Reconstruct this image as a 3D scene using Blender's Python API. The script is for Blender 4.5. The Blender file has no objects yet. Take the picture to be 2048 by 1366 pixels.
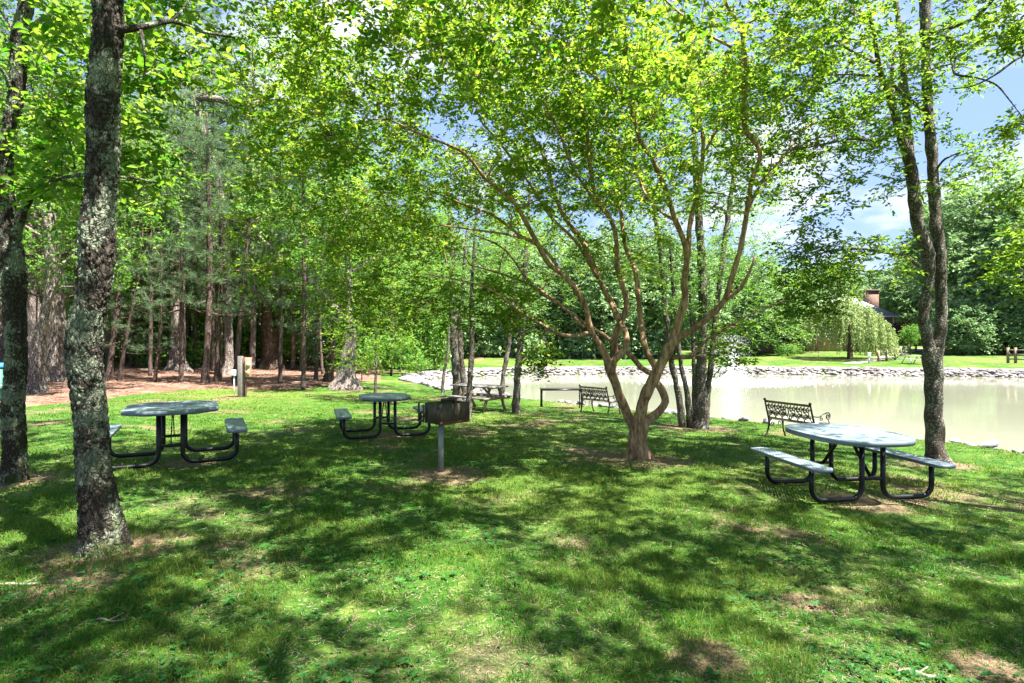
import bpy, math, random
import numpy as np
from mathutils import Vector, noise as mnoise
R = math.radians
rng = np.random.default_rng(7)
random.seed(7)
sc = bpy.context.scene
COL = sc.collection
F = 1138.0; CAMH = 1.7

def P(px, py, Y):
    """a point of the place, from its bearing and its distance in metres"""
    return np.array([(px-1024)/F*Y, Y, CAMH-(py-683)/F*Y])

# ------------------------------------------------------------------ mesh helpers
def mk(name, V, faces, mat=None, parent=None, smooth=False, attrs=None, label=None):
    me = bpy.data.meshes.new(name)
    V = np.asarray(V, dtype=np.float32)
    faces = [np.asarray(f, dtype=np.int32) for f in faces if len(f)]
    me.vertices.add(len(V)); me.vertices.foreach_set('co', V.ravel())
    nl = sum(f.size for f in faces); npol = sum(len(f) for f in faces)
    me.loops.add(nl); me.polygons.add(npol)
    me.loops.foreach_set('vertex_index', np.concatenate([f.ravel() for f in faces]))
    st = []; o = 0
    for f in faces:
        st.append(o+np.arange(len(f))*f.shape[1]); o += f.size
    me.polygons.foreach_set('loop_start', np.concatenate(st).astype(np.int32))
    if smooth: me.polygons.foreach_set('use_smooth', np.ones(npol, dtype=bool))
    me.update(calc_edges=True)
    if attrs:
        for k, (dom, arr) in attrs.items():
            a = me.attributes.new(k, 'FLOAT', dom); a.data.foreach_set('value', np.asarray(arr, dtype=np.float32))
    if mat: me.materials.append(mat)
    ob = bpy.data.objects.new(name, me); COL.objects.link(ob)
    if parent is not None: ob.parent = parent
    if label: ob['label'] = label
    return ob

def tag(o, label=None, cat=None, group=None, kind=None):
    if label: o['label'] = label
    if cat: o['category'] = cat
    if group: o['group'] = group
    if kind: o['kind'] = kind
    return o

def thing(name, label, cat, loc=(0,0,0), rz=0.0, group=None):
    o = bpy.data.objects.new(name, None); COL.objects.link(o)
    o.empty_display_size = 0.2
    o.location = [float(c) for c in loc]; o.rotation_euler = (0,0,rz)
    return tag(o, label, cat, group)

def copy_tree(o, parent=None):
    c = o.copy(); COL.objects.link(c)
    if parent is not None: c.parent = parent
    for ch in list(o.children): copy_tree(ch, c)
    return c

def unit(a):
    a = np.asarray(a, float); return a/np.maximum(np.linalg.norm(a, axis=-1, keepdims=True), 1e-9)

def smoothpath(pts, rad, step):
    pts = np.asarray(pts, float); rad = np.asarray(rad, float)
    if len(pts) < 3:
        n = max(2, int(np.linalg.norm(pts[-1]-pts[0])/step)+1); t = np.linspace(0,1,n)[:,None]
        return pts[0]*(1-t)+pts[-1]*t, np.linspace(rad[0], rad[-1], n)
    Q = np.vstack([2*pts[0]-pts[1], pts, 2*pts[-1]-pts[-2]]); op=[]; orr=[]
    for i in range(len(pts)-1):
        p0,p1,p2,p3 = Q[i:i+4]; n = max(1, int(np.linalg.norm(p2-p1)/step))
        for k in range(n):
            t = k/n
            op.append(.5*((2*p1)+(-p0+p2)*t+(2*p0-5*p1+4*p2-p3)*t*t+(-p0+3*p1-3*p2+p3)*t**3))
            orr.append(rad[i]*(1-t)+rad[i+1]*t)
    op.append(pts[-1]); orr.append(rad[-1])
    return np.array(op), np.array(orr)

class MB:
    def __init__(s): s.V=[]; s.F={}; s.n=0
    def add(s, V, faces):
        for f in faces:
            f = np.asarray(f, dtype=np.int32)
            if len(f): s.F.setdefault(f.shape[1], []).append(f+s.n)
        s.V.append(np.asarray(V, float)); s.n += len(V)
        return s
    def tube(s, pts, rad, n=8, cap=True, disp=None):
        pts = np.asarray(pts, float); m = len(pts); rad = np.broadcast_to(np.asarray(rad, float), (m,))
        T = np.gradient(pts, axis=0); T = unit(T)
        up = np.array([0,0,1.]) if abs(T[0][2]) < .9 else np.array([0,1.,0])
        u = unit(np.cross(up, T[0])); U=[u]
        for i in range(1, m):
            u = u-T[i]*np.dot(u, T[i]); u = unit(u); U.append(u)
        U = np.array(U); W = np.cross(T, U)
        a = np.arange(n)*2*math.pi/n
        ca, sa = np.cos(a), np.sin(a)
        N = U[:,None,:]*ca[None,:,None]+W[:,None,:]*sa[None,:,None]
        rr = np.broadcast_to(rad[:,None], (m,n))
        V = pts[:,None,:]+N*rr[:,:,None]
        if disp is not None: V = disp(V, N, rr)
        V = V.reshape(-1,3)
        i = np.arange(m-1)[:,None]*n; j = np.arange(n)[None,:]; j2 = (j+1)%n
        q = np.stack([i+j, i+j2, i+n+j2, i+n+j], -1).reshape(-1,4)
        fs = [q]
        if cap:
            fs.append(np.arange(n)[::-1][None,:]); fs.append(((m-1)*n+np.arange(n))[None,:])
        return s.add(V, fs)
    def box(s, c, size, rz=0.0, M=None):
        x,y,z = [d/2 for d in size]
        V = np.array([[-x,-y,-z],[x,-y,-z],[x,y,-z],[-x,y,-z],[-x,-y,z],[x,-y,z],[x,y,z],[-x,y,z]], float)
        if M is not None: V = V@np.asarray(M, float).T
        if rz: 
            c_, s_ = math.cos(rz), math.sin(rz); V = V@np.array([[c_,-s_,0],[s_,c_,0],[0,0,1]]).T
        return s.add(V+np.asarray(c, float), [[[0,3,2,1],[4,5,6,7],[0,1,5,4],[1,2,6,5],[2,3,7,6],[3,0,4,7]]])
    def beam(s, a, b, w, h, up=(0,0,1)):
        a = np.asarray(a,float); b = np.asarray(b,float); d = unit(b-a)
        sd = unit(np.cross(d, up)); uu = np.cross(sd, d)
        M = np.stack([d, sd, uu], 1)
        return s.box((a+b)/2, (np.linalg.norm(b-a), w, h), M=M)
    def prism(s, poly, z0, z1):
        poly = np.asarray(poly, float); n = len(poly)
        V = np.vstack([np.c_[poly, np.full(n,z0)], np.c_[poly, np.full(n,z1)]])
        i = np.arange(n); j = (i+1)%n
        return s.add(V, [np.stack([i,j,j+n,i+n],1), i[::-1][None,:], (i+n)[None,:]])
    def build(s, name, mat, parent=None, smooth=False, off=None, bevel=0, label=None, attrs=None):
        V = np.concatenate(s.V)
        if off is not None: V = V-np.asarray(off, float)
        o = mk(name, V, [np.concatenate(f) for f in s.F.values()], mat, parent, smooth, attrs, label)
        if bevel:
            b = o.modifiers.new('bevel','BEVEL'); b.width = bevel; b.segments = 2; b.limit_method='ANGLE'; b.angle_limit=R(40)
        return o

# ------------------------------------------------------------------ materials
def mat(name):
    m = bpy.data.materials.new(name); m.use_nodes = True
    nt = m.node_tree; nt.nodes.clear()
    out = nt.nodes.new('ShaderNodeOutputMaterial')
    return m, nt, out
def nd(nt, t, **kw):
    n = nt.nodes.new('ShaderNode'+t)
    for k, v in kw.items():
        if k in n.inputs: n.inputs[k].default_value = v
        else: setattr(n, k, v)
    return n
def ramp(nt, fac, stops):
    r = nt.nodes.new('ShaderNodeValToRGB'); e = r.color_ramp.elements
    while len(e) < len(stops): e.new(.5)
    for k, (p, c) in enumerate(stops):
        e[k].position = p; e[k].color = (*c, 1) if len(c) == 3 else c
    nt.links.new(fac, r.inputs['Fac']); return r.outputs['Color']
def mixc(nt, fac, a, b, mode='MIX'):
    m = nt.nodes.new('ShaderNodeMix'); m.data_type='RGBA'; m.blend_type = mode
    for sock, v in ((m.inputs[0], fac), (m.inputs[6], a), (m.inputs[7], b)):
        if hasattr(v, 'links'): nt.links.new(v, sock)
        elif isinstance(v, (int, float)): sock.default_value = v
        else: sock.default_value = (*v, 1)
    return m.outputs[2]
def objco(nt, scale=(1,1,1)):
    tc = nt.nodes.new('ShaderNodeTexCoord'); mp = nt.nodes.new('ShaderNodeMapping'); mp.inputs['Scale'].default_value = scale
    nt.links.new(tc.outputs['Object'], mp.inputs['Vector']); return mp.outputs['Vector']
def noise(nt, vec, scale, detail=4, rough=.55):
    n = nd(nt, 'TexNoise', Scale=scale, Detail=detail, Roughness=rough); nt.links.new(vec, n.inputs['Vector']); return n.outputs['Fac']
def bump(nt, h, strength, dist):
    b = nd(nt, 'Bump', Strength=strength, Distance=dist); nt.links.new(h, b.inputs['Height']); return b.outputs['Normal']

def simple(name, col, rough=.6, metal=0.0, var=.25, scale=8.0, bmp=0.0, spec=.5):
    m, nt, out = mat(name); v = objco(nt)
    n = noise(nt, v, scale, 5)
    c = ramp(nt, n, [(.3, [x*(1-var) for x in col]), (.7, [min(1, x*(1+var)) for x in col])])
    p = nd(nt, 'BsdfPrincipled', Roughness=rough, Metallic=metal); p.inputs['Specular IOR Level'].default_value = spec
    nt.links.new(c, p.inputs['Base Color'])
    if bmp: nt.links.new(bump(nt, noise(nt, v, scale*6, 4), bmp, .01), p.inputs['Normal'])
    nt.links.new(p.outputs[0], out.inputs[0]); return m

def leafmat(name, dark, light, tdark, tlight, gloss=.025, trans=.45, clump=.9):
    """diffuse + translucent leaf, its hue varying leaf by leaf and bough by bough"""
    m, nt, out = mat(name)
    at = nd(nt, 'Attribute'); at.attribute_name = 'rnd'
    tc = nt.nodes.new('ShaderNodeTexCoord')
    ns = noise(nt, tc.outputs['Object'], clump, 3)
    ad = nd(nt, 'Math', operation='MULTIPLY_ADD'); nt.links.new(ns, ad.inputs[0]); ad.inputs[1].default_value = .9
    nt.links.new(at.outputs['Fac'], ad.inputs[2])
    sb = nd(nt, 'Math', operation='SUBTRACT', use_clamp=True); nt.links.new(ad.outputs[0], sb.inputs[0]); sb.inputs[1].default_value = .45
    c1 = mixc(nt, sb.outputs[0], dark, light); c2 = mixc(nt, sb.outputs[0], tdark, tlight)
    d = nd(nt, 'BsdfDiffuse'); t = nd(nt, 'BsdfTranslucent'); g = nd(nt, 'BsdfGlossy', Roughness=.6)
    nt.links.new(c1, d.inputs[0]); nt.links.new(c2, t.inputs[0])
    mx = nd(nt, 'MixShader'); mx.inputs[0].default_value = trans
    nt.links.new(d.outputs[0], mx.inputs[1]); nt.links.new(t.outputs[0], mx.inputs[2])
    m2 = nd(nt, 'MixShader'); m2.inputs[0].default_value = gloss*.5
    nt.links.new(mx.outputs[0], m2.inputs[1]); nt.links.new(g.outputs[0], m2.inputs[2])
    nt.links.new(m2.outputs[0], out.inputs[0]); return m

def barkmat(name, crack, ridge, lichen=None, lam=.0, scale=26, zs=.3, bs=.6, moss=None, smooth=False, lw=2.2):
    m, nt, out = mat(name)
    v = objco(nt, (1,1,zs)); v1 = objco(nt)
    wob = noise(nt, v1, 5, 3)
    vo = nd(nt, 'TexVoronoi', feature='DISTANCE_TO_EDGE', Scale=scale)
    ad = nd(nt, 'VectorMath', operation='ADD'); sc_ = nd(nt, 'VectorMath', operation='SCALE'); sc_.inputs['Scale'].default_value = .12
    nz = nd(nt, 'TexNoise', Scale=9.0, Detail=3.0); nt.links.new(v1, nz.inputs['Vector'])
    nt.links.new(nz.outputs['Color'], sc_.inputs[0]); nt.links.new(v, ad.inputs[0]); nt.links.new(sc_.outputs[0], ad.inputs[1])
    nt.links.new(ad.outputs[0], vo.inputs['Vector'])
    fine = noise(nt, v1, 60, 5, .7)
    if smooth:
        h = noise(nt, objco(nt, (1,1,.22)), 20, 6, .7)
        c = ramp(nt, h, [(.36, crack), (.5, [.5*a+.5*b for a, b in zip(crack, ridge)]), (.60, ridge)])
    else:
        h = vo.outputs['Distance']
        c = ramp(nt, h, [(.02, crack), (.16, [.6*a+.4*b for a, b in zip(ridge, crack)]), (.45, ridge)])
    c = mixc(nt, .55, c, ramp(nt, fine, [(.25, (.25,.25,.25)), (.75, (1.25,1.22,1.15))]), 'MULTIPLY')
    if lichen:
        big = noise(nt, v1, 3.2, 4, .65)
        sp = noise(nt, v1, 34, 4, .75)
        mu = nd(nt, 'Math', operation='MULTIPLY_ADD'); nt.links.new(big, mu.inputs[0]); mu.inputs[1].default_value = lw; nt.links.new(sp, mu.inputs[2])
        hf = nd(nt, 'Math', operation='MULTIPLY'); nt.links.new(mu.outputs[0], hf.inputs[0]); hf.inputs[1].default_value = 1/(1+lw)
        q0 = .53+(.3-lam)*.3
        msk = ramp(nt, hf.outputs[0], [(q0, (0,0,0)), (q0+.03, (1,1,1))])
        msk2 = mixc(nt, 1.0, msk, ramp(nt, h, [(.01,(.25,.25,.25)), (.1,(1,1,1))]), 'MULTIPLY')
        lc = ramp(nt, fine, [(.3, [x*.7 for x in lichen]), (.7, lichen)])
        c = mixc(nt, msk2, c, lc)
    if moss:
        gm = nd(nt, 'SeparateXYZ'); nt.links.new(v1, gm.inputs[0])
        k = nd(nt, 'MapRange'); k.inputs[1].default_value = 1.1; k.inputs[2].default_value = 0.0; nt.links.new(gm.outputs[2], k.inputs[0])
        k2 = nd(nt, 'Math', operation='MULTIPLY'); nt.links.new(k.outputs[0], k2.inputs[0]); nt.links.new(ramp(nt, wob, [(.5,(0,0,0)),(.6,(1,1,1))]), k2.inputs[1])
        c = mixc(nt, k2.outputs[0], c, moss)
    p = nd(nt, 'BsdfPrincipled', Roughness=.9); p.inputs['Specular IOR Level'].default_value = .25
    nt.links.new(c, p.inputs['Base Color'])
    if smooth: hh = fine
    else: hh = ramp(nt, h, [(0,(0,0,0)),(.28,(1,1,1))])
    b1 = bump(nt, hh, bs, .012)
    b2 = nd(nt, 'Bump', Strength=.5, Distance=.006); nt.links.new(fine, b2.inputs['Height']); nt.links.new(b1, b2.inputs['Normal'])
    nt.links.new(b2.outputs[0], p.inputs['Normal'])
    nt.links.new(p.outputs[0], out.inputs[0]); return m

M = {}
M['bark_lichen'] = barkmat('lichen_bark', (.013,.010,.008), (.070,.056,.043), (.19,.215,.15), .42, 34, .33, .9, moss=(.03,.04,.008))
M['bark_mid']    = barkmat('speckled_bark', (.03,.023,.017), (.15,.12,.092), (.36,.36,.31), .30, 40, .4, .8, lw=.5)
M['bark_pale']   = barkmat('pale_bark', (.045,.036,.032), (.36,.30,.27), None, 0, 17, .22, .9)
M['bark_pine']   = barkmat('pine_bark', (.03,.02,.018), (.21,.15,.125), None, 0, 22, .35, .8)
M['bark_brown']  = barkmat('brown_bark', (.025,.016,.012), (.21,.145,.105), None, 0, 15, .22, .9)
M['bark_myrtle'] = barkmat('smooth_bark', (.11,.058,.03), (.43,.28,.165), None, 0, 20, .2, .3, smooth=True)
M['leaf_myrtle'] = leafmat('myrtle_leaf', (.022,.090,.006), (.085,.165,.010), (.075,.26,.006), (.42,.54,.045), trans=.54, clump=.8)
M['leaf_big']    = leafmat('broad_leaf', (.022,.090,.008), (.075,.150,.012), (.08,.28,.008), (.36,.52,.045), trans=.5, clump=1.2)
M['leaf_olive']  = leafmat('olive_leaf', (.026,.085,.008), (.085,.150,.012), (.09,.26,.008), (.36,.50,.05), trans=.45, clump=.9)
M['leaf_oak']    = leafmat('oak_leaf', (.042,.095,.028), (.13,.19,.065), (.09,.20,.04), (.26,.38,.08), gloss=.035, trans=.35, clump=.45)
M['leaf_bright'] = leafmat('bright_leaf', (.030,.125,.014), (.12,.22,.03), (.09,.29,.018), (.30,.44,.08), gloss=.03, trans=.4, clump=.4)
M['leaf_far']    = leafmat('far_leaf', (.10,.19,.085), (.25,.35,.165), (.11,.24,.07), (.28,.42,.13), gloss=.03, trans=.3, clump=.35)  # paled and blued: distance haze is put into the leaf colour
M['leaf_willow'] = leafmat('willow_leaf', (.16,.23,.075), (.28,.35,.14), (.24,.34,.10), (.38,.46,.16), trans=.35, clump=.8)
M['leaf_red']    = leafmat('red_leaf', (.035,.010,.016), (.09,.022,.03), (.06,.012,.02), (.14,.03,.04), trans=.3)
M['leaf_weed']   = leafmat('weed_leaf', (.014,.085,.016), (.04,.14,.025), (.05,.14,.02), (.11,.22,.03), gloss=.03, trans=.3, clump=2.0)
M['needle']      = leafmat('pine_needle', (.045,.10,.05), (.15,.23,.11), (.08,.18,.06), (.24,.36,.13), gloss=.04, trans=.3, clump=.7)
M['grass']       = leafmat('grass_blade', (.008,.088,.003), (.150,.182,.036), (.022,.19,.004), (.31,.35,.045), gloss=.02, trans=.4, clump=.7)
M['straw_n']     = leafmat('fallen_needle', (.13,.085,.06), (.30,.22,.17), (.08,.04,.02), (.1,.06,.03), trans=.1, clump=1.0)
M['black']  = simple('black_coated_steel', (.004,.0045,.005), .38, 0, .3, 10, spec=.3)
M['grey']   = simple('grey_coating', (.125,.16,.19), .45, 0, .08, 6, spec=.4)
M['iron']   = simple('dark_cast_iron', (.035,.025,.016), .55, .3, .4, 20)
M['iron_lit'] = simple('sunlit_iron', (.16,.12,.045), .5, .3, .3, 14)  # yellow sunlight on the bench rails put into the iron's colour
M['wood_grey'] = simple('weathered_wood', (.145,.135,.125), .85, 0, .35, 14, .4)
M['wood_brown'] = simple('brown_planks', (.20,.135,.085), .8, 0, .35, 16, .4)
M['slat']   = simple('pale_slat', (.30,.29,.27), .7, 0, .25, 10)
M['rust']   = simple('rusted_steel', (.06,.048,.030), .7, .4, .45, 9, .3)
M['rust_red'] = simple('red_rust', (.13,.035,.02), .85, .1, .4, 18, .3)
M['galv']   = simple('grey_steel_post', (.19,.21,.18), .6, .3, .15, 12)
M['beige']  = simple('beige_box', (.32,.215,.125), .6, 0, .1, 5)
M['white']  = simple('white_paint', (.72,.72,.70), .5, 0, .06, 5)
M['white_glass'] = simple('milky_dome', (.75,.70,.52), .25, 0, .05, 5)
M['green_bin'] = simple('green_plastic', (.008,.11,.065), .4, 0, .15, 5)
M['blue_lid']  = simple('blue_plastic', (.03,.22,.55), .4, 0, .1, 5)
M['boulder'] = simple('dark_stone', (.035,.036,.036), .9, 0, .4, 6, .5)
M['old_brick'] = simple('dark_brick', (.15,.085,.065), .9, 0, .3, 3)  # chimney brick, darker and browner than the walls
M['rock']   = simple('pale_rock', (.165,.155,.165), .9, 0, .35, 3, .5)
M['rockfar'] = simple('far_pale_rock', (.175,.16,.158), .9, 0, .4, 1.3, .5)
M['roof']   = simple('grey_shingle', (.30,.31,.35), .85, 0, .15, 4)
M['trim']   = simple('white_trim', (.75,.75,.74), .5, 0, .05, 4)
M['dark_glass'] = simple('dark_glass', (.02,.025,.03), .08, 0, .2, 3)
M['concrete'] = simple('pale_concrete', (.24,.225,.20), .9, 0, .12, 2)
M['twig']   = simple('dry_twig', (.22,.19,.15), .9, 0, .3, 20)
M['red_post'] = simple('brown_post', (.12,.07,.05), .8, 0, .3, 10)

def brickmat():
    m, nt, out = mat('red_brick')
    tc = nt.nodes.new('ShaderNodeTexCoord')
    s = nd(nt,'SeparateXYZ'); nt.links.new(tc.outputs['Object'], s.inputs[0])
    a = nd(nt,'Math',operation='ADD'); nt.links.new(s.outputs[0], a.inputs[0]); nt.links.new(s.outputs[1], a.inputs[1])
    c = nd(nt,'CombineXYZ'); nt.links.new(a.outputs[0], c.inputs[0]); nt.links.new(s.outputs[2], c.inputs[1])
    b = nd(nt,'TexBrick', Scale=4.0); nt.links.new(c.outputs[0], b.inputs['Vector'])
    b.inputs['Color1'].default_value=(.26,.11,.075,1); b.inputs['Color2'].default_value=(.36,.17,.12,1); b.inputs['Mortar'].default_value=(.45,.40,.35,1)
    p = nd(nt,'BsdfPrincipled',Roughness=.85); nt.links.new(b.outputs[0], p.inputs['Base Color']); nt.links.new(p.outputs[0], out.inputs[0])
    return m
M['brick'] = brickmat()

def meshtopmat():
    """plastic coated expanded metal: a grid of small diamond holes one sees and lights through"""
    m, nt, out = mat('perforated_grey_coating')
    v = objco(nt); s = nd(nt,'SeparateXYZ'); nt.links.new(v, s.inputs[0])
    def rot(a, b):
        x = nd(nt,'Math',operation='MULTIPLY'); nt.links.new(s.outputs[0], x.inputs[0]); x.inputs[1].default_value = a
        y = nd(nt,'Math',operation='MULTIPLY_ADD'); nt.links.new(s.outputs[1], y.inputs[0]); y.inputs[1].default_value = b; nt.links.new(x.outputs[0], y.inputs[2])
        q = nd(nt,'Math',operation='PINGPONG'); nt.links.new(y.outputs[0], q.inputs[0]); q.inputs[1].default_value = .5
        return q.outputs[0]
    A = rot(26, 14); B = rot(26, -14)
    mn = nd(nt,'Math',operation='MINIMUM'); nt.links.new(A, mn.inputs[0]); nt.links.new(B, mn.inputs[1])
    g = nd(nt,'Math',operation='GREATER_THAN'); nt.links.new(mn.outputs[0], g.inputs[0]); g.inputs[1].default_value = .33
    p = nd(nt,'BsdfPrincipled',Roughness=.45); p.inputs['Base Color'].default_value=(.135,.175,.21,1)
    nt.links.new(bump(nt, mn.outputs[0], .6, .004), p.inputs['Normal'])
    t = nd(nt,'BsdfTransparent'); mx = nd(nt,'MixShader')
    nt.links.new(g.outputs[0], mx.inputs[0]); nt.links.new(p.outputs[0], mx.inputs[1]); nt.links.new(t.outputs[0], mx.inputs[2])
    nt.links.new(mx.outputs[0], out.inputs[0]); return m
M['meshtop'] = meshtopmat()

def groundmat():
    m, nt, out = mat('lawn_soil')
    v = objco(nt)
    n1 = noise(nt, v, .55, 5, .6); n2 = noise(nt, v, 3.5, 5, .65); n3 = noise(nt, v, 45, 4, .7); n4 = noise(nt, v, .12, 3)
    g = ramp(nt, n2, [(.30,(.010,.055,.004)), (.5,(.035,.095,.009)), (.72,(.11,.150,.028))])
    g = mixc(nt, ramp(nt, n4, [(.45,(0,0,0)),(.6,(1,1,1))]), g, (.085,.125,.022))
    soil = ramp(nt, n3, [(.3,(.085,.055,.032)), (.7,(.22,.16,.10))])
    c = mixc(nt, ramp(nt, n1, [(.545,(0,0,0)),(.64,(.9,.9,.9))]), g, soil)
    at = nd(nt, 'Attribute'); at.attribute_name = 'soil'
    sm = nd(nt, 'Math', operation='MULTIPLY_ADD'); nt.links.new(n2, sm.inputs[0]); sm.inputs[1].default_value = .9; nt.links.new(at.outputs['Fac'], sm.inputs[2])
    c = mixc(nt, ramp(nt, sm.outputs[0], [(.72,(0,0,0)),(.98,(.95,.95,.95))]), c, soil)
    c = mixc(nt, .6, c, ramp(nt, n3, [(.25,(.35,.35,.35)), (.75,(1.4,1.4,1.3))]), 'MULTIPLY')
    p = nd(nt,'BsdfPrincipled',Roughness=.95); p.inputs['Specular IOR Level'].default_value=.15
    nt.links.new(c, p.inputs['Base Color'])
    nt.links.new(bump(nt, n3, .8, .03), p.inputs['Normal']); nt.links.new(p.outputs[0], out.inputs[0]); return m
M['ground'] = groundmat()
def strawmat():
    m, nt, out = mat('pine_straw')
    v = objco(nt)
    n1 = noise(nt, v, 1.3, 5, .65); n3 = noise(nt, v, 30, 4, .7)
    c = ramp(nt, n1, [(.3,(.08,.042,.03)), (.5,(.16,.088,.062)), (.7,(.26,.165,.125))])
    c = mixc(nt, .6, c, ramp(nt, n3, [(.25,(.4,.4,.4)), (.75,(1.3,1.3,1.3))]), 'MULTIPLY')
    p = nd(nt,'BsdfPrincipled',Roughness=.95); p.inputs['Specular IOR Level'].default_value=.1
    nt.links.new(c, p.inputs['Base Color']); nt.links.new(bump(nt, n3, .8, .03), p.inputs['Normal']); nt.links.new(p.outputs[0], out.inputs[0]); return m
M['straw'] = strawmat()
def watermat():
    m, nt, out = mat('murky_pond_water')
    v = objco(nt, (1,1,1)); v2 = objco(nt, (.35,1.6,1))
    n = noise(nt, v2, 1.6, 4, .6); n2 = noise(nt, v, .12, 3)
    c = ramp(nt, n2, [(.35,(.175,.183,.132)), (.65,(.198,.207,.155))])
    p = nd(nt,'BsdfPrincipled',Roughness=.05,IOR=1.33); nt.links.new(c, p.inputs['Base Color'])
    nt.links.new(bump(nt, n, .12, .04), p.inputs['Normal']); nt.links.new(p.outputs[0], out.inputs[0]); return m
M['water'] = watermat()
def spraymat():
    m, nt, out = mat('water_spray')
    d = nd(nt,'BsdfDiffuse'); d.inputs[0].default_value=(.9,.92,.93,1)
    t = nd(nt,'BsdfTranslucent'); t.inputs[0].default_value=(.9,.92,.93,1)
    mx = nd(nt,'MixShader'); mx.inputs[0].default_value=.5
    nt.links.new(d.outputs[0], mx.inputs[1]); nt.links.new(t.outputs[0], mx.inputs[2])
    nt.links.new(mx.outputs[0], out.inputs[0]); return m
M['spray'] = spraymat()
# ------------------------------------------------------------------ terrain
POND = np.array([(34,-5),(18,6),(12,10.3),(10.6,11.6),(10,13),(8.7,14.6),(6.3,16.9),(3.86,19.4),(1.6,21.6),(-.5,23.4),(-3,27.0),(-4.7,30.8),(-6.2,34),(-7.0,38),
                 (-6.5,42),(-4.5,46),(0,48.5),(8,50),(21,50.5),(38,46.5),(60,40),(90,20),(80,-5)], float)
def pond_sd(x, y):
    """signed distance to the pond's crest line, negative over the water"""
    x = np.asarray(x, float); y = np.asarray(y, float)
    d2 = np.full(x.shape, 1e18); ins = np.zeros(x.shape, bool)
    n = len(POND)
    for i in range(n):
        ax, ay = POND[i]; bx, by = POND[(i+1)%n]
        ex, ey = bx-ax, by-ay
        t = np.clip(((x-ax)*ex+(y-ay)*ey)/(ex*ex+ey*ey), 0, 1)
        d2 = np.minimum(d2, (x-ax-t*ex)**2+(y-ay-t*ey)**2)
        c = ((ay > y) != (by > y)) & (x < (bx-ax)*(y-ay)/(by-ay+1e-12)+ax)
        ins ^= c
    d = np.sqrt(d2); return np.where(ins, -d, d)
def ss(a, b, x):
    t = np.clip((x-a)/(b-a), 0, 1); return t*t*(3-2*t)
WATER_Z = -1.15
def gz(x, y):
    x = np.asarray(x, float); y = np.asarray(y, float)
    d = pond_sd(x, y)
    near = -.6*np.clip(1-d/15, 0, 1)
    far = -.6+.034*np.clip(d,0,70)
    w = ss(38, 47, y)*ss(-9, 2, x)
    z = near*(1-w)+far*w
    z = z+.035*np.sin(x*.9+1.3*np.sin(y*.6))*np.cos(y*.8+.4)+.02*np.sin(x*2.1+y*1.7)
    bank = -.6-1.1*ss(0, 1.8, -d)
    return np.where(d < 0, bank, z)
def gzp(x, y): return float(gz(np.array([x]), np.array([y]))[0])
def G(px, py):
    """where the bearing (px, py) meets the ground"""
    Y = np.arange(2.0, 92, .05); x = (px-1024)/F*Y; z = CAMH-(py-683)/F*Y
    h = z <= gz(x, Y)
    lo = float(Y[np.argmax(h)]) if h.any() else 60.0
    return P(px, py, lo)

fx = np.unique(np.concatenate([np.arange(-60,-25,1.0), np.arange(-25,15,.3), np.arange(15,75,.9), np.geomspace(75,900,16), -np.geomspace(60,900,18)]))
fy = np.unique(np.concatenate([-np.geomspace(6,500,14), np.arange(-6,32,.3), np.arange(32,60,.5), np.arange(60,110,1.5), np.geomspace(110,1200,18)]))
gx, gy = np.meshgrid(fx, fy); Zg = gz(gx.ravel(), gy.ravel())
nx, ny = len(fx), len(fy)
i = np.arange(ny-1)[:,None]*nx; j = np.arange(nx-1)[None,:]
q = np.stack([i+j, i+j+1, i+nx+j+1, i+nx+j], -1).reshape(-1,4)
WORN = [(*P(206,1112,4.55)[:2],.55),(*P(28,962,7.0)[:2],.5),(*P(1275,915,9.55)[:2],.95),(*P(1875,930,10.1)[:2],.6),(*G(900,952)[:2],.55),(*P(1390,850,14.5)[:2],1.0),
        (4.3,6.9,.5),(5.0,7.3,.4),(-4.6,8.1,.35),(-2.4,11.2,.55),(*G(1610,1205)[:2],.17),(*G(1420,1320)[:2],.22),(*G(130,1180)[:2],.30),(*G(1980,1340)[:2],.2)]
def worn(x, y):
    v = np.zeros(np.shape(x))
    for a, b, r in WORN: v = np.maximum(v, np.exp(-((x-a)**2+(y-b)**2)/(r*r)))
    return v
fine_x = np.unique(np.concatenate([fx, np.arange(-9,9,.12)])); fine_y = np.unique(np.concatenate([fy, np.arange(1.8,18,.12)]))
gx, gy = np.meshgrid(fine_x, fine_y); Zg = gz(gx.ravel(), gy.ravel()); nx, ny = len(fine_x), len(fine_y)
i = np.arange(ny-1)[:,None]*nx; j = np.arange(nx-1)[None,:]
q = np.stack([i+j, i+j+1, i+nx+j+1, i+nx+j], -1).reshape(-1,4)
tag(mk('ground', np.c_[gx.ravel(), gy.ravel(), Zg], [q], M['ground'], smooth=True, attrs={'soil': ('POINT', worn(gx.ravel(), gy.ravel()))}), 'shaded green lawn sloping down to the pond', 'lawn', kind='structure')
# water sheet
wx, wy = np.meshgrid(np.linspace(-9, 95, 60), np.linspace(-8, 54, 40))
i = np.arange(39)[:,None]*60; j = np.arange(59)[None,:]
q = np.stack([i+j, i+j+1, i+61+j, i+60+j], -1).reshape(-1,4)
tag(mk('water', np.c_[wx.ravel(), wy.ravel(), np.full(wx.size, WATER_Z)], [q], M['water']), 'murky pale green pond water', 'pond', kind='structure')

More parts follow.
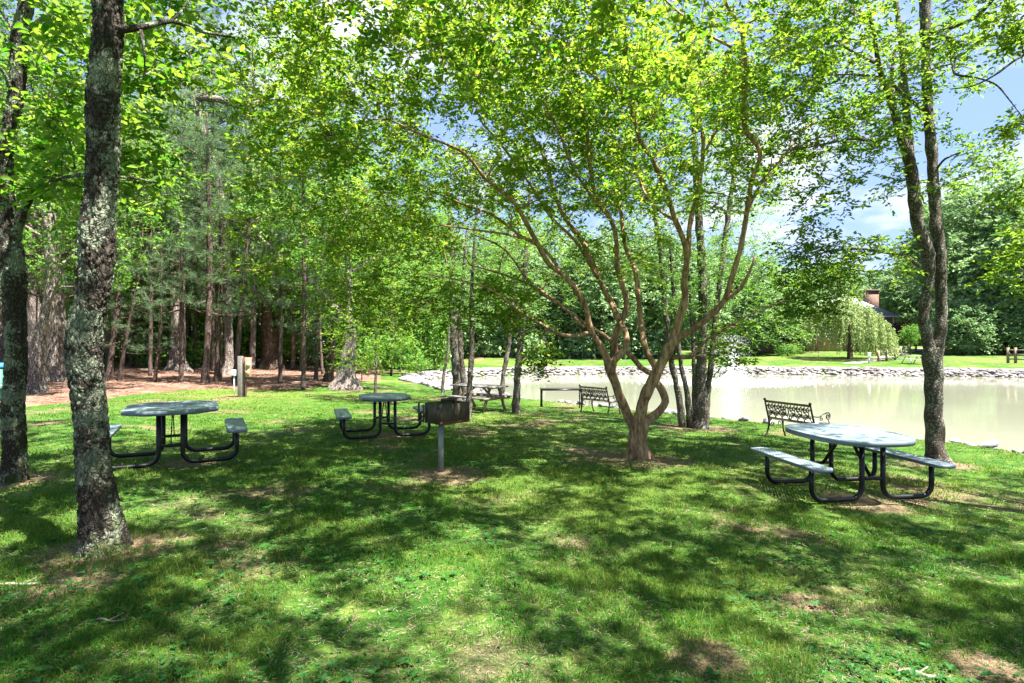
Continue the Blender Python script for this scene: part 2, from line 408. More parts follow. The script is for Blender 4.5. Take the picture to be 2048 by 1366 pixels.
# pine straw floor of the wood: its near edge runs from (0,790) to (740,750)
EDGE = [G(px,py)[:2] for px,py in ((-700,830),(-200,812),(0,822),(60,815),(140,812),(260,790),(380,782),(470,778),(560,776),(640,774),(700,764),(760,760))]
EDGE = np.array(EDGE)
def straw_sd(x, y):
    """positive inside the straw-covered floor (metres past its edge, roughly)"""
    x = np.asarray(x,float); y = np.asarray(y,float)
    b = x/np.maximum(y, 1)
    eb = EDGE[:,0]/EDGE[:,1]
    ye = np.interp(b, eb, EDGE[:,1], left=EDGE[0,1], right=60)
    wob = .5*np.sin(x*1.7)+.35*np.sin(x*4.3+1)+.2*np.sin(x*9+2)
    return np.minimum(y-ye+wob*.6, (-6.2-x)*1.0+.12*(y-22)+wob)
sx = np.arange(-60, -3, .22); sy = np.arange(13, 62, .3)
ax_, ay_ = np.meshgrid(sx, sy); sd = straw_sd(ax_, ay_)
keep = sd > 0
zz = gz(ax_.ravel(), ay_.ravel()).reshape(ax_.shape)+np.where(keep, .012+.03*np.clip(sd,0,1), -.05)
nx = len(sx); ny = len(sy)
k4 = keep[:-1,:-1]|keep[1:,:-1]|keep[:-1,1:]|keep[1:,1:]
i = np.arange(ny-1)[:,None]*nx; j = np.arange(nx-1)[None,:]
q = np.stack([i+j, i+j+1, i+nx+j+1, i+nx+j], -1)[k4]
tag(mk('pine_straw_floor', np.c_[ax_.ravel(), ay_.ravel(), zz.ravel()], [q], M['straw'], smooth=True), 'reddish brown pine straw covering the floor of the wood', 'ground', kind='structure')

# ------------------------------------------------------------------ leaf makers
def leaf_geo(base, d, nrm, L, W, six=False, fold=.18):
    """leaves from base points along d, facing nrm; returns V, faces"""
    base = np.asarray(base, float); n = len(base)
    d = unit(d); nrm = unit(nrm-d*np.sum(nrm*d, -1, keepdims=True)); s = np.cross(d, nrm)
    L = np.broadcast_to(np.asarray(L, float).reshape(-1,1), (n,1)); W = np.broadcast_to(np.asarray(W, float).reshape(-1,1), (n,1))
    f = nrm*W*fold
    if six:
        V = np.stack([base, base+d*L*.3+s*W*.46+f, base+d*L*.66+s*W*.4+f, base+d*L-nrm*L*.12, base+d*L*.66-s*W*.4+f, base+d*L*.3-s*W*.46+f], 1).reshape(-1,3)
        k = np.arange(n)[:,None]*6
        return V, np.vstack([k+np.array([[0,1,2,3]]), k+np.array([[0,3,4,5]])])
    V = np.stack([base, base+d*L*.45+s*W*.5+f, base+d*L, base+d*L*.45-s*W*.5+f], 1).reshape(-1,3)
    return V, np.arange(n*4).reshape(-1,4)
def rdir(n, zb=0.0):
    v = rng.normal(size=(n,3)); v[:,2] += zb; return unit(v)
def leaf_obj(name, V, Fq, mat_, parent=None, per=1, label=None):
    nf = len(Fq); nleaf = len(V)//(6 if per == 2 else 4)
    r = rng.random(nleaf)
    a = np.concatenate([r, r]) if per == 2 else r
    return mk(name, V, [Fq], mat_, parent, False, {'rnd': ('FACE', a)}, label)

def sprays(targets, m, sub, nl, L, W, spread=1.0, up=.75, flat=.55, outc=None):
    """each target carries m twiglets of length sub, each with nl leaves; vectorised"""
    T = np.repeat(np.asarray(targets,float), m, 0); n = len(T)
    d = rng.normal(size=(n,3)); d[:,2] *= flat; d = unit(d)
    ln = sub*(.6+.8*rng.random((n,1)))
    st = T+rng.normal(size=(n,3))*.12*sub
    s = np.tile(np.linspace(.12, 1, nl), n)[:,None]
    B = np.repeat(st, nl, 0)+np.repeat(d*ln, nl, 0)*s
    dd = np.repeat(d, nl, 0)
    B[:,2] -= (s[:,0]**2)*.12*sub
    side = np.cross(dd, np.array([0,0,1.])); sg = np.where(np.arange(len(B))%2, 1., -1.)[:,None]
    ld = dd*.6+unit(side)*sg*.8*spread+rng.normal(size=B.shape)*.3
    nm = np.array([0,0,up])+rng.normal(size=B.shape)*.45
    return B, ld, nm, L*(.65+.6*rng.random(len(B))), W*(.65+.6*rng.random(len(B))), st, d*ln

# attach target points to a skeleton of nodes with curved twigs
def grow(nodes, targets, mb, r0=.012, r1=.0025, n=4, lift=.25, maxd=9.0):
    """nodes: list of (pos, radius). Adds twig tubes to mb, returns nothing"""
    NP = np.array([p for p,_ in nodes]); NR = np.array([r for _,r in nodes])
    T = np.asarray(targets, float)
    d0 = np.array([np.min(np.linalg.norm(NP-t, axis=1)) for t in T])
    buf = np.zeros((len(NP)+len(T)*6, 3)); rb = np.zeros(len(buf)); c = len(NP)
    buf[:c] = NP; rb[:c] = NR
    for k in np.argsort(d0):
        t = T[k]; dv = t-buf[:c]; dist = np.linalg.norm(dv, axis=1)
        cost = dist*(1+.35*np.clip(-dv[:,2]/(dist+1e-6), 0, 1)) + np.where(rb[:c] < .004, .35*dist, 0)
        b = int(np.argmin(cost)); L = dist[b]
        if L > maxd or L < .03: continue
        p0 = buf[b]; mid = (p0+t)/2+np.array([0,0,lift*L*.5])+rng.normal(size=3)*.07*L
        m = max(3, min(6, int(L/.22)+2)); s = np.linspace(0,1,m)[:,None]
        pts = (1-s)**2*p0+2*s*(1-s)*mid+s*s*t
        pts[1:-1] += rng.normal(size=(m-2,3))*.02*L
        ra = min(rb[b]*.75, r0*(.35+.8*L)); ra = max(ra, r1*1.2)
        rr = np.linspace(ra, r1, m)
        mb.tube(pts, rr, n if ra < .015 else n+2, cap=False)
        take = pts[1:]; q = min(len(take), len(buf)-c)
        buf[c:c+q] = take[:q]; rb[c:c+q] = rr[1:][:q]; c += q
# ------------------------------------------------------------------ trees near the camera
def px_path(pts, Y, dz=None):
    """(px, py, width px[, metres nearer]) -> points and radii"""
    out = []; rad = []
    for p in pts:
        y = Y-(p[3] if len(p) > 3 else 0)
        out.append(P(p[0], p[1], y)); rad.append(p[2]/2/F*y)
    return np.array(out), np.array(rad)

def lump(amp, f=3.0, seed=0):
    def g(V, N, rr):
        ph = seed*1.7
        k = amp*rr*(np.sin(V[...,2]*f+ph+3*V[...,0]/np.maximum(rr,.02)*.2)*np.sin(V[...,0]*9+V[...,1]*7+ph)+.6*np.sin(V[...,2]*f*2.7+V[...,0]*13+ph*2))
        return V+N*k[...,None]
    return g
def barkdisp(amp, sc_, zs, seed, base_z, flare=.0, lobes=6):
    def g(V, N, rr):
        V = lump(.10, 2.3, seed)(V, N, rr)
        sh = V.shape; W = V.reshape(-1,3); o = np.empty(len(W))
        for i in range(len(W)):
            x, y, z = W[i]
            w = mnoise.noise((x*9+seed, y*9, z*5))*.25
            d, _ = mnoise.voronoi((x*sc_+w+seed*3, y*sc_+w, z*sc_*zs+w*2))
            o[i] = min(1.0, (d[1]-d[0])*2.6)
        o = o.reshape(sh[:2])
        h = np.clip((V[...,2]-base_z)/.5, 0, 1)
        ang = np.arctan2(N[...,1], N[...,0])
        fl = flare*(1-h)**2.2*(1+.35*np.sin(ang*lobes+seed)+.2*np.sin(ang*(lobes-2)+seed*2))
        return V+N*((o-.6)*amp+fl*rr)[...,None]
    return g

def start_tree(name, label, cat, base, group=None):
    return thing(name, label, cat, base, 0, group)

def crown_leaves(root, base, targets, m, sub, nl, L, W, mat_, six=False, spread=1.0, up=.75, flat=.55, twig_mat=None, twigs=True, name='crown'):
    B, ld, nm, LL, WW, st, dl = sprays(targets, m, sub, nl, L, W, spread, up, flat)
    V, Fq = leaf_geo(B, ld, nm, LL, WW, six)
    o = leaf_obj(name, V-base, Fq, M[mat_], root, 2 if six else 1)
    if twigs:
        n = len(st); e = st+dl; s_ = unit(np.cross(dl, np.array([.3,.2,1.])))*.0022
        s2 = unit(np.cross(dl, s_))*.0022
        Vt = np.stack([st+s_, st-s_*.5+s2, st-s_*.5-s2, e], 1).reshape(-1,3)
        k = np.arange(n)[:,None]*4
        return o, (Vt, np.vstack([k+np.array([[0,1,3]]), k+np.array([[1,2,3]]), k+np.array([[2,0,3]])]))
    return o, None

# --- the lichen covered trunk close on the left
def lichen_tree(label, path, Y, up_path, targets, seed, limbs, nring, step, ncircle, leafmat_, L, W, m, nl, sub, flare, moss=True):
    pts, rad = px_path(path, Y); rad = rad*.87
    base = pts[0].copy(); base[2] = gzp(base[0], base[1])
    root = start_tree('lichen_tree', label, 'tree', base)
    pts = np.vstack([base-[0,0,.15], pts, up_path[0]]); rad = np.concatenate([[rad[0]], rad, up_path[1]])
    p2, r2 = smoothpath(pts, rad, step)
    mb = MB().tube(p2, r2, ncircle, disp=barkdisp(.02*rad[2]/.15, 34, .36, seed, base[2], flare))
    tr = mb.build('trunk', M['bark_lichen'], root, True, base)
    nodes = [(p, r) for p, r in zip(p2[::6], r2[::6]) if p[2] > 2.2]
    lb = MB()
    for lpts in limbs:
        a = np.array([q[:3] for q in lpts], float); r = [q[3] for q in lpts]
        a2, rr = smoothpath(a, r, .08)
        MB().tube(a2, rr, 8, disp=lump(.18, 9, seed)).build('limb', M['bark_lichen'], root, True, base); nodes += list(zip(a2, rr))
    tb = MB(); grow(nodes, targets, tb, .012, .003)
    o, tw = crown_leaves(root, base, targets, m, sub, nl, L, W, leafmat_, six=True)
    tb.add(tw[0], [tw[1]]); tb.build('branch', M['bark_mid'], root, False, base)
    return root, base

A_path = [(208,1112,96),(204,1060,86),(197,1000,76),(188,936,69),(184,850,69),(173,758,69),(171,700,70),(176,655,68),(186,600,66),(192,520,67),(195,465,66),(202,380,63),(204,300,62),(206,220,63),(211,130,62),(215,60,56),(216,0,55)]
Y_A = 4.55
def pt(px, py, Y, r): p = P(px, py, Y); return (*p, r)
A_up = (np.array([P(217,-120,4.55), P(222,-420,4.5), P(235,-800,4.4)]), np.array([.10,.085,.05]))
tA = []
# leaf sprays to the left and right of the trunk, and the canopy above the frame
for (x0,x1,y0,y1,Y0,Y1,n) in ((250,330,190,330,5.0,5.9,8),(90,165,265,400,5.0,6.0,8),(250,350,60,190,5.0,6.0,9),(70,180,30,130,5.0,6.0,7),(250,520,-60,60,5.0,6.4,11),
                              (75,170,120,240,5.2,6.2,5),(245,300,300,420,5.0,5.8,6),(300,470,60,160,4.8,6.0,5)):
    for _ in range(n): tA.append(P(rng.uniform(x0,x1), rng.uniform(y0,y1), rng.uniform(Y0,Y1)))
for _ in range(420):
    a = rng.uniform(0, 2*math.pi); r = 4.3*math.sqrt(rng.random())
    tA.append(np.array([-2.6+r*math.cos(a), 3.6+r*.95*math.sin(a), rng.uniform(6.3, 9.0)]))
limbsA = [[pt(212,60,4.5,.035), pt(280,55,4.6,.028), pt(345,42,4.8,.022), pt(400,62,5.0,.015), pt(470,75,5.3,.008)],
          [pt(280,55,4.6,.018), pt(288,100,4.6,.012), pt(290,150,4.7,.006)],
          [pt(205,355,4.6,.02), pt(260,355,4.8,.012), pt(310,365,5.1,.006)],
          [pt(198,350,4.6,.022), pt(140,352,4.9,.014), pt(95,365,5.2,.007)],
          [pt(345,42,4.8,.010), pt(375,5,4.9,.008), pt(400,-60,5.0,.005)]]
lichen_tree('tall lichen-spotted trunk leaning in the left foreground, nearest tree', A_path, Y_A, A_up, tA, 3, limbsA, 0, .014, 100, 'leaf_big', .105, .052, 7, 6, .30, .10)

B_path = [(28,962,50),(28,930,46),(28,870,45),(28,800,45),(31,720,40),(32,650,39),(27,570,45),(22,500,44),(15,430,32),(11,330,26),(20,250,30),(33,190,30),(38,110,33),(44,50,30),(52,0,28)]
Y_B = 7.0
B_up = (np.array([P(58,-120,7.0), P(60,-350,7.0)]), np.array([.075,.04]))
tB = []
for (x0,x1,y0,y1,Y0,Y1,n) in ((-40,120,240,330,6.9,8.2,9),(60,160,310,400,6.2,7.2,8),(70,180,0,120,6,7.5,4),(-60,10,60,200,6.5,7.5,3),(90,175,180,260,5.6,7.2,7)):
    for _ in range(n): tB.append(P(rng.uniform(x0,x1), rng.uniform(y0,y1), rng.uniform(Y0,Y1)))
for _ in range(150):
    a = rng.uniform(0, 2*math.pi); r = 3.2*math.sqrt(rng.random())
    tB.append(np.array([-6.4+r*math.cos(a), 7.0+r*math.sin(a), rng.uniform(7.4, 9.6)]))
limbsB = [[pt(30,478,7.0,.075), pt(42,435,6.95,.05), pt(58,400,6.9,.04), pt(78,374,6.8,.036), pt(110,350,6.5,.025), pt(150,335,6.2,.015)],
          [pt(48,50,7.0,.06), pt(62,8,6.95,.045), pt(72,-60,6.9,.03)],
          [pt(40,80,7,.03), pt(85,38,6.8,.03), pt(130,38,6.7,.024), pt(185,42,6.6,.016)],
          [pt(33,200,7,.03), pt(18,170,6.9,.025), pt(4,140,6.8,.018), pt(-30,110,6.6,.01)],
          [pt(30,80,7,.03), pt(22,50,7,.022), pt(-10,10,7,.016)]]
lichen_tree('slimmer lichen-covered trunk at the left edge, beyond the nearest tree', B_path, Y_B, B_up, tB, 8, limbsB, 0, .022, 72, 'leaf_big', .12, .058, 6, 6, .34, .2)

# --- the spreading multi-stemmed crape myrtle in the middle
YM = 9.55
mbase = P(1275, 915, YM); mbase[2] = gzp(mbase[0], mbase[1])
myrtle = start_tree('crape_myrtle', 'wide spreading tree with smooth twisting tan limbs in the middle of the lawn', 'tree', mbase)
LIMBS = [
 # left major, its three leaders
 [(1272,858,26,0),(1261,841,19,0),(1246,809,17,.05),(1228,761,17,.15),(1217,734,17,.2),(1212,712,15,.3),(1200,689,13,.35),(1181,661,12,.45),(1172,619,11,.55),(1153,581,11,.7),(1125,548,10,.8),(1097,525,10,.95),(1073,483,9.5,1.15),(1050,441,9,1.3),(1026,403,8,1.5),(970,356,7,1.9),(928,309,6,2.2),(850,270,4.5,2.6),(770,235,3,3.0)],
 [(1217,734,15,.2),(1226,724,13,.25),(1244,704,12,.25),(1252,688,12,.2),(1252,668,12,.15),(1241,648,12,.0),(1232,630,12,-.1),(1223,605,11,-.2),(1200,562,10,-.35),(1167,487,10,-.5),(1134,441,9,-.6),(1110,390,8,-.8),(1090,320,7,-.9),(1050,250,6,-1.0),(1000,180,4,-1.2),(950,110,3,-1.4)],
 [(1225,752,13,.0),(1229,707,13,-.1),(1228,689,12,-.1),(1238,650,13,-.05),(1250,625,12,0),(1252,600,11,.1),(1245,575,10,.2),(1235,534,10,.3),(1233,487,9,.5),(1223,441,9,.7),(1195,394,8,.9),(1181,337,7.5,1.1),(1177,292,7,1.3),(1168,240,6.5,1.5),(1155,203,6,1.7),(1128,169,5,1.9),(1128,101,4,2.2),(1152,50,3,2.4)],
 # behind, right loop
 [(1282,855,22,-.1),(1297,841,17,-.2),(1319,822,16,-.35),(1330,803,15,-.45),(1323,779,14,-.5),(1311,757,13,-.5),(1310,734,12,-.5),(1295,707,12,-.6),(1287,688,11,-.7),(1282,647,11,-.9),(1275,590,10,-1.1),(1270,543,9,-1.3),(1251,487,8,-1.5),(1240,420,7,-1.8),(1222,340,6,-2.1),(1215,250,5,-2.4),(1200,160,3,-2.8)],
 [(1309,756,11,-.5),(1300,746,11,-.5),(1284,736,11,-.5),(1268,718,11,-.5),(1255,704,10,-.55),(1232,690,9,-.7),(1205,668,8,-.9),(1160,640,7,-1.2),(1110,600,6,-1.5),(1064,572,5,-1.8),(1003,548,4,-2.1),(940,530,3,-2.4)],
 # right major
 [(1278,855,28,.05),(1281,825,23,.1),(1287,798,22,.15),(1303,763,22,.2),(1319,734,21,.25),(1335,704,20,.3),(1348,676,18,.3),(1354,655,16,.3),(1360,628,15,.3),(1369,600,14,.3),(1370,562,12,.4),(1372,520,11,.5),(1369,487,11,.6),(1350,441,10,.8),(1336,394,9.5,1.0),(1308,328,9,1.2),(1281,277,8,1.4),(1260,215,7,1.6),(1232,185,6,1.8),(1192,154,5,2.0),(1146,114,4,2.3),(1100,70,3,2.6)],
 [(1369,590,11,.3),(1372,555,10,.2),(1378,501,10,.1),(1379,459,9.5,0),(1386,420,9,-.1),(1398,369,8.5,-.2),(1405,323,8,-.3),(1405,271,7,-.4),(1397,237,6.5,-.4),(1398,185,6,-.5),(1405,148,5,-.6),(1417,83,4,-.7),(1430,10,3,-.9)],
 [(1405,318,6,-.3),(1418,290,5.5,-.4),(1432,261,5.5,-.6),(1450,220,5,-.8),(1463,197,5,-.9),(1485,163,4,-1.1),(1505,110,3,-1.3)],
 [(1350,690,15,.3),(1362,674,13,.4),(1397,651,12,.55),(1429,623,11.5,.7),(1453,595,11,.8),(1467,548,10.5,.9),(1481,497,10,1.0),(1495,422,9.5,1.15),(1503,363,9,1.3),(1518,317,9,1.4),(1512,292,9,1.45),(1491,255,9,1.5),(1488,200,9,1.6),(1492,132,8,1.75),(1489,92,8,1.85),(1481,55,7,1.95),(1454,15,6,2.1),(1430,-50,4,2.4)],
 [(1492,132,6,1.75),(1478,112,6,1.8),(1463,98,6,1.9),(1407,61,5,2.2),(1364,30,4.5,2.4),(1325,-5,3,2.6)],
 [(1453,597,9,.8),(1476,581,7.5,.9),(1495,553,6.5,1.0),(1503,530,5,1.05),(1509,512,3.5,1.1)],
 [(1340,716,9,.25),(1362,714,7.5,.35),(1380,712,7,.45),(1397,700,6,.5),(1408,686,5,.6),(1440,662,4,.8),(1500,630,3,1.1),(1570,600,2.2,1.4)],
 # low left boughs
 [(1181,664,8,.45),(1150,672,7.5,.7),(1117,667,7,.9),(1087,651,6.5,1.1),(1040,623,5.5,1.4),(984,581,4.5,1.7),(920,560,3.5,2.0),(850,548,2.5,2.3)],
 [(1168,655,6.5,.55),(1135,622,6,.3),(1111,605,6,.2),(1064,572,5,.0),(1010,500,4,-.3),(950,470,3,-.6)],
 [(1125,548,7,.8),(1090,500,6.5,.6),(1040,470,6,.4),(985,430,5.5,.2),(930,410,4.5,.0),(860,380,3,-.2)],
 [(1073,483,6,1.15),(1020,470,5,1.5),(960,462,4,1.9),(880,450,3,2.3)],
 [(1200,562,7,-.35),(1180,530,6.5,-.2),(1150,480,6,.1),(1100,430,5.5,.4),(1060,370,5,.7),(1010,300,4.5,1.0),(960,240,3,1.4)],
 [(1223,441,6,.7),(1190,400,5.5,1.1),(1150,340,5,1.5),(1120,270,4.5,1.9),(1085,200,3.5,2.3)],
 [(1350,441,6,.8),(1320,420,5.5,.6),(1290,380,5,.4),(1270,320,4.5,.1),(1280,250,4,-.2),(1300,180,3,-.5)],
 [(1495,422,6,1.15),(1520,370,5,1.0),(1560,320,4.5,.8),(1600,270,3.5,.6),(1640,230,2.5,.4)],
]
tk = MB(); nodes = []
def myrtle_trunk(V, N, rr):
    V = lump(.13, 6, 2)(V, N, rr)
    h = np.clip((V[...,2]-mbase[2])/.42, 0, 1); ang = np.arctan2(N[...,1], N[...,0])
    return V+N*(rr*(1-h)**2*(.38+.38*np.sin(ang*4+1)+.24*np.sin(ang*7)))[...,None]
tp = [(1277,924,37,0),(1276,908,36,0),(1275,889,34,0),(1275,868,35,0),(1276,850,38,0),(1277,836,30,0)]
pts, rad = px_path(tp, YM); p2, r2 = smoothpath(pts, rad, .03)
tk.tube(p2, r2, 28, disp=myrtle_trunk)
for k, L_ in enumerate(LIMBS):
    pts, rad = px_path(L_, YM)
    pts[1:-1] += rng.normal(size=pts[1:-1].shape)*[0,.03,0]
    p2, r2 = smoothpath(pts, rad*1.03, .07 if rad[0] > .04 else .1)
    tk.tube(p2, r2, 12 if rad[0] > .05 else 8, disp=lump(.10, 8, k))
    nodes += list(zip(p2[::2], r2[::2]))
tk.build('trunk', M['bark_myrtle'], myrtle, True, mbase)
# crown volume: a lopsided umbrella, hanging lower on its left
tm = []
while len(tm) < 1550:
    x = rng.uniform(-4.2, 5.4); y = rng.uniform(4.4, 14.0); z = rng.uniform(2.0, 9.0)
    ex = (x-.75)/(4.9 if x < .75 else 4.5); ey = (y-9.2)/4.7; rho = math.hypot(ex, ey)
    if rho > 1: continue
    top = 8.9-2.6*rho**2
    low = 4.3-.5*rho - (1.35*max(0, -ex)**1.2) + .7*max(0, ex)
    if y < 7: low = max(low, 3.1+.35*(7-y))
    if z > top or z < low: continue
    q = mnoise.noise((x*.55, y*.55, z*.8))
    if q < -.03: continue
    if x > 2.2 and rng.random() < .15: continue
    tm.append((x, y, z))
for (x0,x1,y0,y1,Y0,Y1,n) in ((640,900,420,660,8,11,105),(560,760,80,330,7.5,10,60),(1040,1110,690,745,8.2,8.6,9),(1440,1490,690,740,8.6,9.2,9),(900,1080,560,660,8,10.5,50),(1430,1480,640,700,8.6,9.2,5),(1000,1400,60,420,7,12,230),(900,1500,-60,260,7.5,11,150),(1080,1330,330,560,9,12.5,70),(1380,1560,120,420,7,11,70)):
    for _ in range(n): tm.append(P(rng.uniform(x0,x1), rng.uniform(y0,y1), rng.uniform(Y0,Y1)))
tm = np.array(tm)
tb = MB(); grow(nodes, tm, tb, .024, .0036)
o, tw = crown_leaves(myrtle, mbase, tm, 6, .27, 9, .078, .044, 'leaf_myrtle', up=.7)
tb.add(tw[0], [tw[1]]); tb.build('branch', M['bark_myrtle'], myrtle, False, mbase)

# --- the forked tree on the right
YC = 10.1
C_main = [(1876,932,44,0),(1873,915,41,0),(1870,880,37,0),(1868,840,37,0),(1868,790,36,0),(1868,750,39,0),(1866,715,42,0),(1866,695,40,0)]
C_l = [(1862,705,26,0),(1853,670,25,0),(1848,640,24,0),(1849,615,23,0),(1857,560,22,0),(1856,510,29,0),(1846,480,26,0),(1836,450,26,0),(1829,400,26,0),(1824,350,26,.0),(1815,310,22,.1),(1800,270,18,.2),(1790,225,17,.3),(1772,180,13,.5),(1758,130,11,.7),(1748,70,9,.9),(1735,0,7,1.1)]
C_l2 = [(1822,335,20,0),(1818,280,17,-.1),(1811,200,15,-.2),(1806,120,13,-.3),(1800,60,12,-.4),(1792,0,11,-.5),(1780,-150,6,-.7)]
C_l3 = [(1792,235,10,.3),(1787,200,10,.2),(1783,160,9,.1),(1790,100,8,.0)]
C_r = [(1870,705,28,0),(1880,670,24,0),(1882,640,24,0),(1882,580,23,0),(1879,500,24,0),(1872,450,24,0),(1869,400,23,0),(1863,300,23,0),(1857,230,21,0),(1853,150,20,0),(1851,60,22,0),(1850,0,24,0),(1848,-140,18,0),(1840,-400,10,0)]
cb = P(1875,930,YC); cb[2] = gzp(cb[0], cb[1])
treeC = start_tree('forked_tree', 'grey speckled tree forking into two tall stems beside the right picnic table', 'tree', cb)
def cdisp(V, N, rr):
    V = lump(.10, 5, 4)(V, N, rr); h = np.clip((V[...,2]-cb[2])/.35, 0, 1); ang = np.arctan2(N[...,1], N[...,0])
    return V+N*(rr*(1-h)**2*(.32+.2*np.sin(ang*5)))[...,None]
tk = MB(); nodes = []
pts, rad = px_path(C_main, YC); pts = np.vstack([cb-[0,0,.1], pts]); rad = np.r_[rad[0], rad]*.86
p2, r2 = smoothpath(pts, rad, .04); tk.tube(p2, r2, 28, disp=cdisp)
for k, L_ in enumerate((C_l, C_l2, C_l3, C_r)):
    pts, rad = px_path(L_, YC); p2, r2 = smoothpath(pts, rad*.86, .06); tk.tube(p2, r2, 18, disp=lump(.10, 7, k)); nodes += [(p,r) for p,r in zip(p2[::3], r2[::3]) if p[2] > 2.6]
tk.build('trunk', M['bark_mid'], treeC, True, cb)
CL = [[(1838,532,9,0),(1815,515,8,.2),(1790,508,7,.3),(1755,502,6,.5),(1715,497,5,.7),(1650,505,3.5,1.0),(1600,520,2.5,1.3)],
      [(1852,65,9,0),(1880,62,8,.2),(1915,50,8,.4),(1950,35,8,.6),(1978,8,7,.8),(2010,-30,5,1.0)],
      [(1858,65,5,0),(1885,70,4.5,.3),(1905,85,4.5,.4),(1912,110,4.5,.5),(1908,146,4,.6),(1950,155,3.5,.8),(1990,168,3,1.0),(2015,195,2.5,1.2),(2048,238,2,1.4)],
      [(1872,340,5,0),(1890,318,4.5,.3),(1920,305,3.5,.5)],
      [(1845,220,7,0),(1815,195,6.5,.2),(1770,160,6,.5),(1720,150,5,.8),(1660,150,4,1.0),(1600,165,2.5,1.2)],
      [(1790,270,6,.2),(1760,280,6,.5),(1700,278,5.5,.8),(1640,290,5,1.2),(1580,300,3,1.5)],
      [(1862,140,4.5,0),(1880,133,4,.2),(1905,128,3,.4)],
      [(1758,130,6,.7),(1700,100,5,1.1),(1640,60,4,1.4)]]
lb = MB()
for k, L_ in enumerate(CL):
    pts, rad = px_path(L_, YC); p2, r2 = smoothpath(pts, rad, .08); MB().tube(p2, r2, 7, disp=lump(.15, 9, k)).build('limb', M['bark_mid'], treeC, True, cb); nodes += list(zip(p2, r2))
tc_ = []
for (x0,x1,y0,y1,Y0,Y1,n) in ((1540,1860,60,260,8.0,11.5,130),(1560,1800,240,330,8.5,11,45),(1550,1800,480,580,8.5,10,60),(1870,2010,20,110,9.0,10.5,22),(1890,2020,260,370,9.2,10.6,22),
                              (1760,1850,330,400,9.6,10.6,9),(1640,1720,340,420,8.6,9.6,8),(1860,1960,100,190,9.4,10.6,12),(1500,1700,-60,120,8,11,50),(1560,1700,560,640,9,10,28),(1560,1640,370,470,8.6,10,14)):
    for _ in range(n): tc_.append(P(rng.uniform(x0,x1), rng.uniform(y0,y1), rng.uniform(Y0,Y1)))
for _ in range(170):
    a = rng.uniform(0, 2*math.pi); r = 3.6*math.sqrt(rng.random())
    tc_.append(np.array([7.0+r*math.cos(a), 9.6+r*math.sin(a), rng.uniform(7.9, 10.5)]))
tc_ = np.array(tc_)
tb = MB(); grow(nodes, tc_, tb, .012, .003)
o, tw = crown_leaves(treeC, cb, tc_, 5, .30, 8, .085, .042, 'leaf_olive', six=True, up=.8)
tb.add(tw[0], [tw[1]]); tb.build('branch', M['bark_mid'], treeC, False, cb)

# --- a tree just right of the frame whose sprays hang into the picture
eb = np.array([8.3, 5.6, 0]); eb[2] = gzp(eb[0], eb[1])
treeE = start_tree('overhanging_tree', 'yellow-green leaf sprays of a tree reaching in from the right edge', 'tree', eb)
tk = MB(); p2, r2 = smoothpath([eb-[0,0,.1], eb+[0,0,1.2], eb+[-.1,.1,3], eb+[-.2,.2,6], eb+[-.2,.1,8.5]], [.2,.16,.14,.09,.03], .1)
tk.tube(p2, r2, 16, disp=lump(.1,5,9)); nodes = [(p,r) for p,r in zip(p2[::2], r2[::2]) if p[2] > 2]
for L_ in ([(2230,420,9,0),(2100,450,6,.0),(2048,440,4,0),(2010,480,2.5,0)], [(2230,300,9,0),(2120,90,6,0),(2048,110,5,0),(1990,150,4,0),(1945,172,3,0),(1900,178,2,0)], [(2200,520,6,0),(2080,530,4,0),(2030,560,2,0)]):
    pts, rad = px_path(L_, 7.2); pts = np.vstack([eb+[-.12,.12,3.6], pts]); rad = np.r_[.05, rad]
    p2, r2 = smoothpath(pts, rad, .08); tk.tube(p2, r2, 7, disp=lump(.1,9,1)); nodes += list(zip(p2, r2))
tk.build('trunk', M['bark_mid'], treeE, True, eb)
te = []
for (x0,x1,y0,y1,Y0,Y1,n) in ((2000,2110,440,580,6.6,7.8,20),(1990,2060,375,420,7,7.8,6),(1980,2060,10,100,6.8,7.8,12),(1975,2060,240,290,7,8,6)):
    for _ in range(n): te.append(P(rng.uniform(x0,x1), rng.uniform(y0,y1), rng.uniform(Y0,Y1)))
for _ in range(500):
    a = rng.uniform(0, 2*math.pi); r = 4.4*math.sqrt(rng.random())
    te.append(np.array([7.4+r*math.cos(a), 5.2+r*.9*math.sin(a), rng.uniform(6.2, 8.6)]))
te = np.array(te); tb = MB(); grow(nodes, te, tb, .012, .003)
o, tw = crown_leaves(treeE, eb, te, 6, .30, 8, .085, .042, 'leaf_olive', six=True, up=.8)
tb.add(tw[0], [tw[1]]); tb.build('branch', M['bark_mid'], treeE, False, eb)

# --- unseen tree added behind the camera to shade the foreground
fb_ = np.array([4.6, -1.2, 0.0]); fb_[2] = gzp(fb_[0], fb_[1])
treeF = start_tree('shade_tree', 'broad unseen tree added out of view to shade the near lawn', 'tree', fb_)
p2, r2 = smoothpath([fb_-[0,0,.1], fb_+[0,0,1.5], fb_+[-.1,.2,4], fb_+[-.2,.4,8.5]], [.26,.2,.16,.03], .1)
tk = MB().tube(p2, r2, 14, disp=lump(.1,5,9)); tk.build('trunk', M['bark_mid'], treeF, True, fb_); nodes = [(p,r) for p,r in zip(p2[::2], r2[::2]) if p[2] > 2.5]
t_ = []
while len(t_) < 640:
    a = rng.uniform(0, 2*math.pi); r = 4.6*math.sqrt(rng.random()); q = np.array([4.6+r*1.25*math.cos(a), 1.5+r*.72*math.sin(a), rng.uniform(6.6, 9.4)])
    if mnoise.noise((q[0]*.7, q[1]*.7, 3)) > -.12: t_.append(q)
t_ = np.array(t_); tb = MB(); grow(nodes, t_, tb, .012, .003)
o, tw = crown_leaves(treeF, fb_, t_, 6, .34, 8, .10, .052, 'leaf_big', six=False, up=.8)
